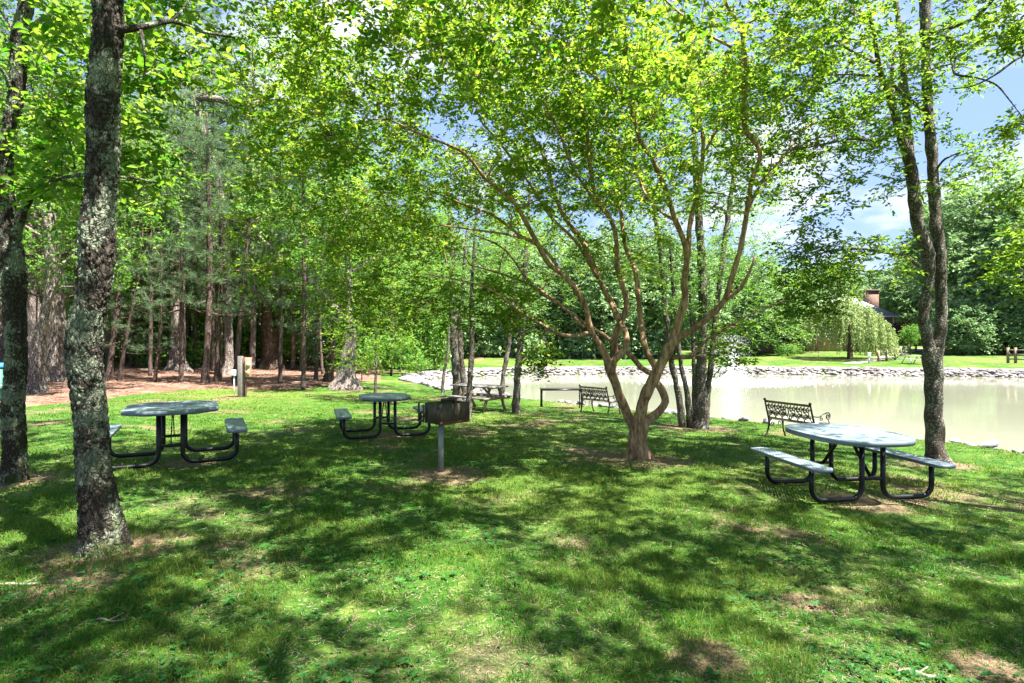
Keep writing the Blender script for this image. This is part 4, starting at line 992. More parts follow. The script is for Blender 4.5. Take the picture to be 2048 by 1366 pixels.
# ------------------------------------------------------------------ picnic tables of coated steel
def octo(hw, hl, cut, rr=.06, oval=False):
    if oval:
        a = np.linspace(0, 2*math.pi, 56, endpoint=False); e = 2.7
        return np.stack([hw*np.sign(np.cos(a))*np.abs(np.cos(a))**(2/e), hl*np.sign(np.sin(a))*np.abs(np.sin(a))**(2/e)], 1)
    c = [(hw,-hl+cut),(hw,hl-cut),(hw-cut,hl),(-hw+cut,hl),(-hw,hl-cut),(-hw,-hl+cut),(-hw+cut,-hl),(hw-cut,-hl)]
    out = []
    for k in range(8):
        p = np.array(c[k]); a = unit(np.array(c[k-1])-p); b = unit(np.array(c[(k+1)%8])-p)
        for t in np.linspace(0,1,5): out.append((1-t)**2*(p+a*rr)+2*t*(1-t)*p+t*t*(p+b*rr))
    return np.array(out)
def rim(poly, z0, z1, th=.012):
    """outer band of a slab, folded in on top"""
    mb = MB(); n = len(poly); c = poly.mean(0); d = unit(poly-c)
    rings = [(poly-d*th*1.2, z0), (poly, z0), (poly, z1-.006), (poly-d*.006, z1), (poly-d*.03, z1), (poly-d*.03, z1-.01)]
    V = np.vstack([np.c_[p, np.full(n, z)] for p, z in rings]); fs = []
    i = np.arange(n); j = (i+1)%n
    for k in range(len(rings)): 
        k2 = (k+1)%len(rings); fs.append(np.stack([k*n+i, k*n+j, k2*n+j, k2*n+i], 1))
    return mb.add(V, [np.vstack(fs)])
def slab(parent, name, poly, ztop, hgt):
    d = unit(poly-poly.mean(0))
    inner = poly-d*.028
    n = len(inner); V = np.c_[inner, np.full(n, ztop-.004)]
    o = mk(name, V, [np.arange(n)[None,:]], M['meshtop'], parent)
    rim(poly, ztop-hgt, ztop).build('rim', M['grey'], o, False)
    return o
def picnic_table(label, loc, rz, oval=False, group='coated steel picnic tables', size=None):
    t = thing('picnic_table', label, 'table', loc, rz, group)
    hw, hl = size or ((.58, .76) if oval else (.57, .66))
    top = slab(t, 'tabletop', octo(hw, hl, .27, .05, oval), .76, .062)
    for s in (-1, 1):
        p = octo(.13, .70, .05, .03)+np.array([s*.80, 0])
        c = p.mean(0); slab(t, 'seat', p, .455, .04)
    for e in (-1, 1):
        y = e*.45
        for s in (-1, 1):
            pts = [(s*.14, y, .715), (s*.14, y, .22)]
            for a in np.linspace(0, math.pi/2, 7): pts.append((s*(.14+.15*(1-math.cos(a))), y, .18-.15*math.sin(a)))
            for a in np.linspace(math.pi/2, 0, 7): pts.append((s*(.80-.14*(1-math.cos(a))), y, .17-.14*math.sin(a)))
            pts += [(s*.80, y, .22), (s*.80, y, .415)]
            MB().tube(pts, .030, 14).build('leg_frame', M['black'], t, True)
            mb = MB().box((s*.80, y, .417), (.22, .05, .006)); mb.build('seat_bracket', M['black'], t)
        MB().beam((-.11, y, .27), (.11, y, .27), .04, .04).build('crossbar', M['black'], t, bevel=.004)
        MB().beam((0, y-e*.025, .27), (0, e*.06, .712), .045, .012, up=(1,0,0)).build('brace', M['black'], t)
        mb = MB().box((0, y, .716), (.9, .05, .008)); mb.build('top_bracket', M['black'], t)
        mb = MB()
        for s in (-1,1): mb.tube([(s*.14, y-e*.036, .27),(s*.14, y-e*.02, .27)], .012, 8)
        mb.build('bolt', M['galv'], t)
    return t
gl = lambda x, y, dz=-.008: (x, y, gzp(x, y)+dz)
gt = lambda x, y: (x, y, max(gzp(x+i*.7, y+j*.5) for i in (-1,0,1) for j in (-1,1))+.012)
tabL = picnic_table('octagonal grey mesh picnic table right of the nearest lichen trunk', gt(-4.80, 8.05), R(28))
tabM = picnic_table('smaller looking grey mesh picnic table behind the grill on the sunny lawn', gt(-2.52, 11.25), R(20), size=(.47,.60))
tabR = picnic_table('grey mesh picnic table with oval top at right beside the forked tree', gt(4.28, 7.3), R(8), True)

# ------------------------------------------------------------------ park grill
gb = G(882, 944); gr = thing('park_grill', 'rusty brown charcoal grill box on a single grey post in the lawn', 'grill', (gb[0], gb[1], gzp(gb[0], gb[1])))
MB().tube([(0,0,-.1),(0,0,.70)], .040, 18).build('post', M['galv'], gr, True)
fb = bpy.data.objects.new('firebox', None); 
th = R(43)   # long side turned towards the camera's right
c_, s_ = math.cos(th), math.sin(th)
Mx = np.array([[c_,-s_,0],[s_,c_,0],[0,0,1]])
def gbox(mb, c, size): mb.box(Mx@np.array(c), size, M=Mx)
mb = MB()
gbox(mb, (.12,-.175,.845), (.52,.006,.29)); gbox(mb, (.12,.205,.845), (.52,.006,.29)); gbox(mb, (.383,.015,.845), (.006,.386,.29)); gbox(mb, (.12,.015,.705), (.532,.39,.006))
gbox(mb, (-.137,-.02,.845), (.006,.30,.27))
fbx = mb.build('firebox', M['rust'], gr)
mb = MB(); gbox(mb, (.12,-.176,.722), (.525,.010,.026)); mb.build('floor_lip', M['rust_red'], fbx)
mb = MB(); gbox(mb, (.27,.203,1.005), (.25,.005,.05)); mb.build('wind_plate', M['rust'], gr)
mb = MB()
gbox(mb, (-.14,.36,.845), (.006,.05,.29)); gbox(mb, (-.14,.24,.83), (.006,.04,.26)); gbox(mb, (-.14,.30,.715), (.006,.12,.03)); gbox(mb, (-.14,.30,.985), (.006,.12,.012))
for k in range(3): gbox(mb, (-.14,.27,.78+.075*k), (.006,.05,.022))
mb.build('slotted_flange', M['rust'], gr)
mb = MB()
for k in range(9):
    a = Mx@np.array([-.12,-.15+.04*k,.79]); b = Mx@np.array([.37,-.15+.04*k,.79]); mb.tube([a,b], .005, 6)
a = Mx@np.array([-.13,.20,.79]); b = Mx@np.array([-.15,.36,.79]); mb.tube([a,b], .010, 8)
mb.build('grate', M['black'], gr)

# ------------------------------------------------------------------ wooden picnic table
w = thing('wooden_picnic_table', 'weathered wooden picnic table with A-frame legs behind the grill', 'table', gl(-1.02, 17.5), R(-38))
mb = MB()
for k in range(5): mb.box((0,-.30+.15*k,.735),(1.75,.138,.038))
mb.build('tabletop', M['wood_grey'], w, bevel=.004)
for s in (-1,1):
    mb = MB()
    for k in range(2): mb.box((0,s*(.58+.14*k),.43),(1.75,.13,.038))
    mb.build('seat', M['wood_grey'], w, bevel=.004)
for e in (-.62,.62):
    for s in (-1,1):
        MB().beam((e,s*.20,.715),(e,s*.52,-.02),.09,.04,up=(1,0,0)).build('leg', M['wood_brown'], w)
    MB().box((e+.042,0,.39),(.04,1.40,.09)).build('seat_beam', M['wood_brown'], w)
    MB().box((e+.042,0,.695),(.04,.72,.038)).build('top_beam', M['wood_brown'], w)
    MB().beam((e*.9,0,.40),(e*.25,0,.70),.04,.07,up=(0,1,0)).build('brace', M['wood_brown'], w)

# ------------------------------------------------------------------ long black metal table at the water
bt = thing('metal_table', 'long thin black metal table beside the left iron bench at the water', 'table', gl(1.66, 19.3), R(3))
mb = MB().box((0,0,.68),(1.42,.42,.03)); mb.build('tabletop', M['iron'], bt, bevel=.004)
MB().box((0,-.214,.655),(1.40,.008,.05)).build('apron', M['black'], bt)
for sx_ in (-1,1):
    for sy_ in (-1,1):
        MB().tube([(sx_*.665,sy_*.17,-.03),(sx_*.665,sy_*.17,.665)], .022, 10).build('leg', M['black'], bt, True)

# ------------------------------------------------------------------ cast iron benches
def spiral(c, r0, turns, a0, sgn, n=26):
    t = np.linspace(0,1,n); a = a0+sgn*turns*2*math.pi*t; r = r0*(1-.82*t)
    return np.stack([c[0]+r*np.cos(a), c[1]+r*np.sin(a)], 1)
def iron_bench(label, a, b, group='iron garden benches'):
    """a: left back foot, b: right back foot as seen from behind"""
    a = np.array(a, float); b = np.array(b, float); L = np.linalg.norm(b-a); c = (a+b)/2
    rz = math.atan2(b[1]-a[1], b[0]-a[0])
    t = thing('iron_bench', label, 'bench', (c[0], c[1], gzp(c[0], c[1])-.01), rz, group)
    h = L/2
    tilt = lambda z: -.02-.28*max(0, z-.38)      # the back leans towards -y (towards the viewer behind)
    # backrest: rails, frame and scrollwork
    mb = MB()
    mb.tube([(-h+.03, tilt(.46), .46),(h-.03, tilt(.46), .46)], .012, 6)
    mb.tube([(0, tilt(.46), .46),(0, tilt(.80), .80)], .013, 6)
    def to3(q): return np.array([(x, tilt(z), z) for x, z in q])
    for side in (-1,1):
        for k in range(3):
            cx = side*(h*.20+h*.29*k)
            for (cz, sg) in ((.555,1),(.705,-1)):
                mb.tube(to3(spiral((cx-.035, cz), .060, 1.5, 0 if sg > 0 else math.pi, sg)), .0115, 5)
                mb.tube(to3(spiral((cx+.045, cz+.01), .050, 1.35, math.pi if sg > 0 else 0, -sg)), .0115, 5)
            q = [(cx-.09,.47),(cx-.03,.56),(cx+.05,.64),(cx+.0,.72),(cx+.07,.79)]; p2, _ = smoothpath(to3(q), [.008]*5, .02); mb.tube(p2, .011, 5)
            q = [(cx+.09,.47),(cx+.02,.6),(cx-.07,.67),(cx-.03,.79)]; p2, _ = smoothpath(to3(q), [.008]*4, .02); mb.tube(p2, .011, 5)
    bk = mb.build('backrest', M['iron'], t, True)
    mb = MB(); mb.beam((-h+.02, tilt(.82), .825),(h-.02, tilt(.82), .825), .03, .055); mb.build('top_rail', M['iron_lit'], bk, bevel=.008)
    mb = MB(); mb.beam((-h+.02, tilt(.455), .45),(h-.02, tilt(.455), .45), .025, .035); mb.build('bottom_rail', M['iron_lit'], bk, bevel=.005)
    for k in range(5):
        MB().box((0, .03+.092*k, .415+.004*k), (L-.02, .07, .022)).build('seat_slat', M['slat'], t, bevel=.004)
    for s in (-1,1):
        x = s*h; mb = MB()
        p2, r2 = smoothpath([(x,-.13,-.02),(x,-.06,.14),(x,-.015,.30),(x,-.03,.44),(x,tilt(.65),.65),(x,tilt(.86),.86)], [.024,.020,.022,.024,.020,.017], .03); mb.tube(p2, r2, 8)
        p2, r2 = smoothpath([(x,.52,-.02),(x,.45,.14),(x,.44,.28),(x,.46,.40)], [.022,.018,.019,.02], .03); mb.tube(p2, r2, 8)
        mb.tube([(x,-.02,.40),(x,.47,.405)], .016, 8)
        q = spiral((.10,.30), .09, 1.3, math.pi/2, 1); mb.tube(np.c_[np.full(len(q),x), q[:,0]-.02, q[:,1]], .010, 5)
        q = spiral((.33,.30), .09, 1.3, math.pi/2, -1); mb.tube(np.c_[np.full(len(q),x), q[:,0], q[:,1]], .010, 5)
        mb.build('end_frame', M['iron'], t, True)
        mb = MB(); p2, r2 = smoothpath([(x,tilt(.58),.60),(x,.10,.58),(x,.25,.63),(x,.38,.655)], [.013]*4, .02); mb.tube(p2, r2, 7)
        q = spiral((.40,.575), .082, 1.5, math.pi/2, -1); mb.tube(np.c_[np.full(len(q),x), q[:,0], q[:,1]], .013, 6)
        q = spiral((.20,.535), .055, 1.3, math.pi/2, 1); mb.tube(np.c_[np.full(len(q),x), q[:,0], q[:,1]], .009, 5)
        mb.tube([(x,.45,.41),(x,.42,.50)], .011, 6)
        mb.build('armrest', M['iron'], t, True)
        mb = MB(); a_ = np.linspace(-math.pi/2, math.pi/2, 7)
        mb.tube([(x, tilt(.87)+0, .87+.03*math.sin(v)) for v in a_], [max(.004,.032*math.cos(v)) for v in a_], 10); mb.build('finial', M['iron'], t, True)
    return t
iron_bench('scrolled iron bench facing the water behind the right picnic table', (5.93, 13.1), (6.42, 12.05))
iron_bench('scrolled iron bench facing the water beside the long black metal table', (2.27, 18.2), (2.98, 17.35))

# ------------------------------------------------------------------ electric meter post
mpz = G(481, 794); mp = thing('meter_post', 'weathered electric meter post with beige box at the edge of the straw', 'utility post', (mpz[0], mpz[1], gzp(mpz[0], mpz[1])))
k_ = mpz[1]/F
MB().box((-.0,0,.69),(9*k_,.12,1.42)).build('post', M['wood_grey'], mp, bevel=.008)
MB().box((8.5*k_,.01,.68),(6*k_,.10,1.36)).build('board', M['red_post'], mp, bevel=.005)
mb = MB().box((16*k_,-.02,1.02),(9.5*k_,.16,.66)); bx = mb.build('meter_box', M['beige'], mp, bevel=.008)
a_ = np.linspace(0, math.pi/2, 6)
MB().tube([(19*k_,-.10-.06*math.sin(v),1.13) for v in a_], [max(.006,.075*math.cos(v)) for v in a_], 16).build('meter', M['white_glass'], bx, True)
MB().box((16*k_,-.104,.83),(8*k_,.006,.22)).build('door', M['beige'], bx)
MB().tube([(10.5*k_,-.07,-.05),(11*k_,-.07,.75)], .012, 8).build('conduit', M['black'], mp, True)
MB().box((-12.5*k_,-.02,.83),(8*k_,.09,.20)).build('outlet_box', M['white'], mp, bevel=.006)
MB().tube([(-12*k_,-.02,-.05),(-12*k_,-.02,.74)], .014, 8).build('conduit', M['white'], mp, True)
# bin at the left edge
tb_ = np.array([-15.05, 16.6]); bn = thing('trash_barrel', 'green barrel with a blue lid cut off by the left edge', 'trash can', gl(*tb_))
MB().tube([(0,0,0),(0,0,.05),(0,0,.35),(0,0,.36),(0,0,.38),(0,0,.39),(0,0,.95)], [.27,.29,.30,.31,.31,.30,.31], 24).build('barrel', M['green_bin'], bn, True)
MB().tube([(0,0,.95),(0,0,1.02),(0,0,1.08),(0,0,1.10)], [.325,.325,.29,.10], 24).build('lid', M['blue_lid'], bn, True)
MB().tube([(.30*math.cos(v),.30*math.sin(v),.45) for v in np.linspace(0,6.28,30)], .009, 6, cap=False).build('band', M['white'], bn, True)
# dark boulder in the straw
bo = G(206, 728); bld = MB()
a_ = np.linspace(-math.pi/2, math.pi/2, 14)
def bdisp(V, N, rr):
    o = np.array([mnoise.noise((p[0]*1.4, p[1]*1.4, p[2]*1.4)) for p in V.reshape(-1,3)]).reshape(V.shape[:2])
    return V+N*(o*.22)[...,None]
bld.tube([(0,0,.42+.62*math.sin(v)) for v in a_], [max(.01,.72*math.cos(v)**.8) for v in a_], 24, disp=bdisp)
o = bld.build('boulder', M['boulder'], None, True); o.location = (bo[0], bo[1], gzp(bo[0], bo[1])); tag(o, 'dark rounded boulder in the straw behind the nearest lichen trunk', 'boulder')

# ------------------------------------------------------------------ small posts and signs
def at_px(px, py): p = G(px, py); return (p[0], p[1], gzp(p[0], p[1]))
l = at_px(815, 742); s = l[1]/F
t = thing('post_sign', 'small pale board on a brown post at the wood edge by the pond corner', 'sign', l)
MB().box((0,0,.5),(2.5*s,.06,1.0)).build('post', M['red_post'], t); MB().box((0,-.045,26*s),(5*s,.025,12*s)).build('board', M['concrete'], t, bevel=.003)
l = at_px(903, 736); s = l[1]/F
t = thing('marker_post', 'thin white double post on the far left bank of the pond', 'post', l)
MB().box((-1*s,0,13*s),(1.6*s,.08,26*s)).build('upright', M['white'], t); MB().box((1.2*s,0,13*s),(1.6*s,.08,26*s)).build('upright', M['white'], t); MB().box((0,-.05,19*s),(4.5*s,.03,10*s)).build('board', M['white'], t)
l = at_px(712, 764); s = l[1]/F
t = thing('marker_board', 'upright pale wooden marker just right of the big flared trunk', 'post', (l[0], l[1]+1.2, l[2]))
MB().box((0,0,.45),(.05,.05,.9)).build('stake', M['red_post'], t); MB().box((0,-.04,1.05),(.10,.03,.5)).build('board', M['beige'], t, bevel=.003)
l = at_px(1738, 726); s = l[1]/F
t = thing('post_sign', 'white box sign on a white post on the far bank right of the willow', 'sign', l)
MB().box((0,0,9*s),(2.4*s,.10,18*s)).build('post', M['white'], t); MB().box((0,-.02,16.5*s),(5*s,.16,7*s)).build('box', M['white'], t, bevel=.01)
MB().box((0,-.02,20.5*s),(5.6*s,.2,1.2*s)).build('lid', M['trim'], t)

# far path, fences, far picnic table
pp = [G(1700,728), G(1740,722), G(1775,714), G(1810,705), G(1840,698), G(1900,693)]
pp = np.array(pp); d = unit(np.gradient(pp[:,:2], axis=0)); nrm2 = np.stack([-d[:,1], d[:,0]], 1)*.7
a_ = pp[:,:2]+nrm2; b_ = pp[:,:2]-nrm2; n = len(pp)
V = np.vstack([np.c_[a_, gz(a_[:,0],a_[:,1])+.035], np.c_[b_, gz(b_[:,0],b_[:,1])+.035]])
tag(mk('path', V, [np.array([[i,i+1,n+i+1,n+i] for i in range(n-1)])], M['concrete']), 'pale walkway climbing the far lawn beside the split-rail fence', 'path', kind='structure')
def rail_fence(label, px_pts, nr, hgt):
    pts = [np.array(at_px(*q)) for q in px_pts]
    t = thing('rail_fence', label, 'fence', pts[0])
    for p in pts: MB().box(p-pts[0]+[0,0,hgt*.5],(.16,.16,hgt+.2)).build('post', M['wood_brown'], t)
    for a, b in zip(pts[:-1], pts[1:]):
        for k in range(nr):
            z = hgt*(.9-.62*k/max(1,nr-1)); MB().beam(a-pts[0]+[0,0,z], b-pts[0]+[0,0,z], .07, .12).build('rail', M['wood_grey'], t)
rail_fence('two-rail brown fence climbing along the pale walkway on the far lawn', [(1757,723),(1773,721.5),(1790,720),(1801,712),(1817,707),(1832,702)], 2, 1.0)
rail_fence('three-rail brown fence at the right edge of the far bank', [(2016,726),(2031,726.5),(2062,727),(2100,728)], 3, 1.35)
l = at_px(1826, 728); t = thing('far_picnic_table', 'small pale picnic table on the far lawn left of the forked tree', 'table', l, R(10))
MB().box((0,0,.74),(1.8,.75,.05)).build('tabletop', M['concrete'], t)
for s in (-1,1):
    MB().box((0,s*.65,.44),(1.8,.26,.05)).build('seat', M['concrete'], t)
    for e in (-.65,.65): MB().beam((e,s*.15,.72),(e,s*.6,0),.09,.05,up=(1,0,0)).build('leg', M['white'], t)

# ------------------------------------------------------------------ brick house beyond the willow
HY = 76.0
hx0, hx1 = P(1640,0,HY)[0], P(1788,0,HY)[0]; hz = 1.1; he = P(0,632,HY)[2]
hb = np.array([(hx0+hx1)/2, HY+4, hz]); hs = thing('brick_house', 'red brick house with grey hipped roof and chimney behind the willow', 'house', hb)
hw = (hx1-hx0)/2; H = he-hz
MB().box((0,0,H/2-.3),(hw*2,8,H+.6)).build('wall', M['brick'], hs)
def hip(cx, cy, w2, d2, z, rise, ridge):
    V = np.array([(cx-w2,cy-d2,z),(cx+w2,cy-d2,z),(cx+w2,cy+d2,z),(cx-w2,cy+d2,z),(cx-ridge,cy,z+rise),(cx+ridge,cy,z+rise)],float)
    mb = MB(); mb.add(V, [[[0,1,5,4],[2,3,4,5],[3,2,1,0]], [[1,2,5],[3,0,4]]]); return mb
rf = hip(0,0,hw+.5,4.5,H+.02,2.6,hw*.45).build('roof', M['roof'], hs)
MB().box((0,-4.52,H-.09),(hw*2+1,.06,.2)).build('fascia', M['trim'], rf)
ch = MB().box((P(1742,0,HY+5)[0]-hb[0],1.0,H+2.1),(1.6,1.0,3.4)).build('chimney', M['old_brick'], rf)
MB().box((P(1742,0,HY+5)[0]-hb[0],1.0,H+3.85),(1.9,1.25,.14)).build('cap', M['old_brick'], ch)
for wx in (-.5,.15,.72):
    wn = MB().box((wx*hw,-4.02,2.2),(1.1,.06,1.6)).build('window', M['trim'], hs); MB().box((wx*hw,-4.06,2.2),(.95,.02,1.45)).build('pane', M['dark_glass'], wn)
dp = MB().tube([(hw-.15,-4.08,0),(hw-.15,-4.08,H)], .05, 8).build('downpipe', M['trim'], hs)
wx0, wx1 = P(1545,0,74)[0], P(1640,0,74)[0]
hb2 = np.array([(wx0+wx1)/2, 78, gzp((wx0+wx1)/2, 76)]); hs2 = thing('brick_house', 'low brick house wing with a dark porch left of the willow', 'house', hb2)
w2 = (wx1-wx0)/2
MB().box((0,0,1.3),(w2*2,6,3.4)).build('wall', M['brick'], hs2)
hip(0,0,w2+.4,3.4,3.02,1.8,w2*.5).build('roof', M['roof'], hs2)
pr = MB().box((w2*.55,-3.03,1.25),(w2*.7,.05,2.3)).build('porch_door', M['dark_glass'], hs2)
for k in (-1,0,1): MB().box((w2*.55+k*w2*.34,-3.6,1.3),(.18,.18,2.7)).build('porch_post', M['red_post'], hs2)
MB().box((w2*.55,-3.35,2.75),(w2*.85,.7,.14)).build('porch_roof', M['roof'], hs2)
wn = MB().box((-w2*.45,-3.03,1.5),(1.1,.06,1.2)).build('window', M['trim'], hs2); MB().box((-w2*.45,-3.07,1.5),(.95,.02,1.05)).build('pane', M['dark_glass'], wn)
# a brick house glimpsed through the left wood
l = P(522, 700, 64); t = thing('brick_house', 'brick house glimpsed through the wood behind the old dark trunk', 'house', (l[0], l[1], gzp(l[0], l[1])))
MB().box((0,0,1.6),(7,5,3.2)).build('wall', M['brick'], t); hip(0,0,3.9,2.9,3.22,1.8,1.8).build('roof', M['roof'], t)
wn = MB().box((-1.2,-2.53,1.6),(1,.06,1.3)).build('window', M['trim'], t); MB().box((-1.2,-2.57,1.6),(.86,.02,1.15)).build('pane', M['dark_glass'], wn)

# ------------------------------------------------------------------ fountain
fy_ = 39.5; fp = np.array([P(1462,0,fy_)[0], fy_, WATER_Z])
ft_ = thing('fountain', 'white fountain spray rising from the pond behind the clump of stems', 'fountain', fp)
MB().tube([(0,0,-.15),(0,0,.06),(0,0,.10)], [.5,.5,.3], 20).build('float', M['black'], ft_, True)
n = 9000
a = rng.uniform(0, 2*math.pi, n); t_ = rng.random(n); pw = rng.uniform(.25, 1, n)**.6
vz = 8.0*pw; tof = 2*vz/9.8; tt = t_*tof; hr = rng.uniform(.1, 1.3, n)
z = vz*tt-4.9*tt*tt; r = hr*tt+np.abs(rng.normal(size=n))*.06
B = np.stack([r*np.cos(a), r*np.sin(a), np.maximum(z,0)+.05], 1)
V, Fq = leaf_geo(B, np.c_[.3*np.cos(a), .3*np.sin(a), vz-9.8*tt]+rng.normal(size=(n,3))*.3, rdir(n), .075, .014)
o = mk('jets', V, [Fq], M['spray'], ft_); o['kind'] = 'stuff'
n = 9000; a = rng.uniform(0, 2*math.pi, n); r = np.abs(rng.normal(size=n))*1.6+.1
B = np.stack([r*np.cos(a)*1.5, r*np.sin(a)*.8, .01+np.abs(rng.normal(size=n))*.10*np.exp(-r/2.5)], 1)
V, Fq = leaf_geo(B, rdir(n), np.array([0,0,1.])+rng.normal(size=(n,3))*.3, .10, .07)
o = mk('foam', V, [Fq], M['spray'], ft_); o['kind'] = 'stuff'

# ------------------------------------------------------------------ riprap
def rockmesh(seed):
    mb = MB(); a_ = np.linspace(-math.pi/2, math.pi/2, 6)
    def rd(V, N, rr):
        o = np.array([mnoise.noise((p[0]*2.2+seed*5, p[1]*2.2, p[2]*2.2)) for p in V.reshape(-1,3)]).reshape(V.shape[:2])
        return V+N*(o*.55)[...,None]
    mb.tube([(0,0,.55*math.sin(v)) for v in a_], [max(.02,.9*math.cos(v)**.7) for v in a_], 9, disp=rd)
    return mb
protos = [rockmesh(k) for k in range(7)]
objs = []
def rock_at(k, x, y, z, s):
    v = k % 7
    if len(objs) <= v or objs[v] is None:
        o = protos[v].build('riprap_stone', M['rock'], None)
        while len(objs) <= v: objs.append(None)
        objs[v] = o
    else:
        o = objs[v].copy(); COL.objects.link(o)
    o.location = (x, y, z); o.scale = (s*rng.uniform(.8,1.3), s*rng.uniform(.8,1.2), s*rng.uniform(.6,.95)); o.rotation_euler = (rng.uniform(-.4,.4), rng.uniform(-.4,.4), rng.uniform(0,6.28))
    tag(o, 'pale riprap stone in the rocky near edge of the pond', 'stone', 'riprap stones along the near edge')
# walk along the crest
seg = []
for i in range(len(POND)-1):
    a, b = POND[i], POND[i+1]; L = np.linalg.norm(b-a); dd = (b-a)/L; inn = np.array([dd[1], -dd[0]])
    if pond_sd(np.array([(a+b)[0]/2+inn[0]*.3]), np.array([(a+b)[1]/2+inn[1]*.3]))[0] > 0: inn = -inn
    for s in np.arange(0, L, .05): seg.append((*(a+dd*s), *inn))
seg = np.array(seg)
near = seg[(seg[:,1] < 35) & (seg[:,1] > 9.5) & (seg[:,0] < 13)]; near = near[np.argsort(near[:,1])]
cnt = 0
lf = near[near[:,1] > 23]; rt = near[near[:,1] <= 23]
for k in range(190):
    q = lf[rng.integers(len(lf))]; off = abs(rng.normal())*.55-.35
    x, y = q[0]+q[2]*off, q[1]+q[3]*off; rock_at(k, x, y, gzp(x, y)+.05, rng.uniform(.14,.34))
for k in range(100):
    q = rt[rng.integers(len(rt))]; off = rng.uniform(.05, .8)
    x, y = q[0]+q[2]*off, q[1]+q[3]*off; rock_at(k, x, y, gzp(x, y)+.05, rng.uniform(.10,.22))
farseg = seg[(seg[:,1] >= 34) & (seg[:,0] < 62)]
VV = []; FF = {}; nn = 0; tot = MB()
Vs = [np.concatenate(p.V) for p in protos]
qi = farseg[rng.integers(0, len(farseg), 5200)]; of_ = rng.uniform(-.2, 1.0, 5200)
X_ = qi[:,0]+qi[:,2]*of_; Y_ = qi[:,1]+qi[:,3]*of_; Z_ = gz(X_, Y_)
for k in range(5200):
    x, y, z = X_[k], Y_[k], Z_[k]
    s = rng.uniform(.09,.22)*(1.5 if k%9 == 0 else 1); an = rng.uniform(0,6.28); c_, s_ = math.cos(an), math.sin(an)
    V = Vs[k%7]*[s,s,s*.75]; V = np.c_[V[:,0]*c_-V[:,1]*s_, V[:,0]*s_+V[:,1]*c_, V[:,2]]+[x,y,z+.04]
    tot.add(V, [f for fl in protos[k%7].F.values() for f in fl])
tag(tot.build('riprap', M['rockfar'], None), 'band of pale riprap stones along the far bank of the pond', 'stones', kind='stuff')

# stick and litter on the ground
def stick(label, px, py, ln, rz, r):
    l = G(px, py); mb = MB(); q, rr = smoothpath([(-ln/2,0,.012),(-ln*.2,.02,.02),(ln*.15,-.015,.018),(ln/2,.03,.012)], [r*.6,r,r*.9,r*.4], .03)
    mb.tube(q, rr, 6, disp=lump(.2,30,px)); mb.tube([q[len(q)//2], q[len(q)//2]+np.array([.06,.05,.02])], [r*.6,r*.3], 5)
    o = mb.build('fallen_twig', M['twig'], None, True); o.location = (l[0], l[1], gzp(l[0], l[1])); o.rotation_euler = (0,0,rz); tag(o, label, 'stick')
stick('long pale fallen stick on the ground at the lower left edge', 40, 1178, .55, R(12), .010)
stick('short broken stick at the bottom right of the lawn', 1840, 1355, .22, R(-18), .011)
stick('thin grey twig on the ground right of the near trunk base', 215, 1252, .25, R(5), .006)
EXPOSURE = 2.65
# ------------------------------------------------------------------ grass, weeds, fallen needles
def wedge(n, y0, y1, pw=1.0):
    """points on the lawn, denser nearby"""
    u = rng.random(n)
    y = (y0**(1-pw)+(y1**(1-pw)-y0**(1-pw))*u)**(1/(1-pw)) if pw != 1 else y0*(y1/y0)**u
    x = (rng.random(n)*2-1)*(y*.93+.6)
    return x, y
def fbm(x, y, s, seed):
    v = 0
    for k, (f, a) in enumerate(((1,1),(2.1,.5),(4.3,.25))):
        v = v+a*np.sin(x*s*f+seed+2.1*np.sin(y*s*f*.8+k+seed))*np.cos(y*s*f*1.1+1.7*np.sin(x*s*f*.7+seed*2+k))
    return v
x, y = wedge(560000, 2.35, 30, 1.35)
ok = (pond_sd(x, y) > .02)
thin = fbm(x, y, 1.3, 1.0); fine_ = fbm(x, y, 5.0, 3.0)
ok &= rng.random(len(x)) < np.clip(.55+.48*thin+.34*fine_, .06, 1)
ok &= rng.random(len(x)) > .85*worn(x, y)
ok &= ~((straw_sd(x, y) > .5*np.abs(rng.normal(size=len(x)))-.15) & (y > 14))
x, y, thin, fine_ = x[ok], y[ok], thin[ok], fine_[ok]
n = len(x); z = gz(x, y)-.004
h = (.020+.030*rng.random(n)**1.6)*(1+.5*np.clip(fine_,-.6,1))*np.clip(1.35-.02*y, .8, 1.3)*np.where(rng.random(n) < .03, 1.7, 1)
wd = np.clip(.0011*y, .0028, .02)*(.7+.6*rng.random(n))
a = rng.uniform(0, 2*math.pi, n); lean = rng.uniform(.3, 1.35, n)
dx, dy = np.cos(a), np.sin(a)
b = rng.uniform(0, 2*math.pi, n); sx_, sy_ = np.cos(b)*wd/2, np.sin(b)*wd/2
B0 = np.stack([x-sx_, y-sy_, z], 1); B1 = np.stack([x+sx_, y+sy_, z], 1)
mx_, my_ = x+dx*h*lean*.35, y+dy*h*lean*.35
M0 = np.stack([mx_-sx_*.8, my_-sy_*.8, z+h*.6], 1); M1 = np.stack([mx_+sx_*.8, my_+sy_*.8, z+h*.6], 1)
T = np.stack([x+dx*h*lean, y+dy*h*lean, z+h*(1.02-.36*lean)], 1)
V = np.stack([B0,B1,M1,M0,T], 1).reshape(-1,3); k = np.arange(n)[:,None]*5
r = np.clip(rng.random(n)*.75+.18*thin+.22*(rng.random(n) < .10), 0, 1.2)
tag(mk('grass', V, [k+np.array([[0,1,2,3]]), k+np.array([[3,2,4]])], M['grass'], None, False, {'rnd': ('FACE', np.concatenate([r,r]))}), 'short green lawn grass dappled with sunlight', 'grass', kind='stuff')
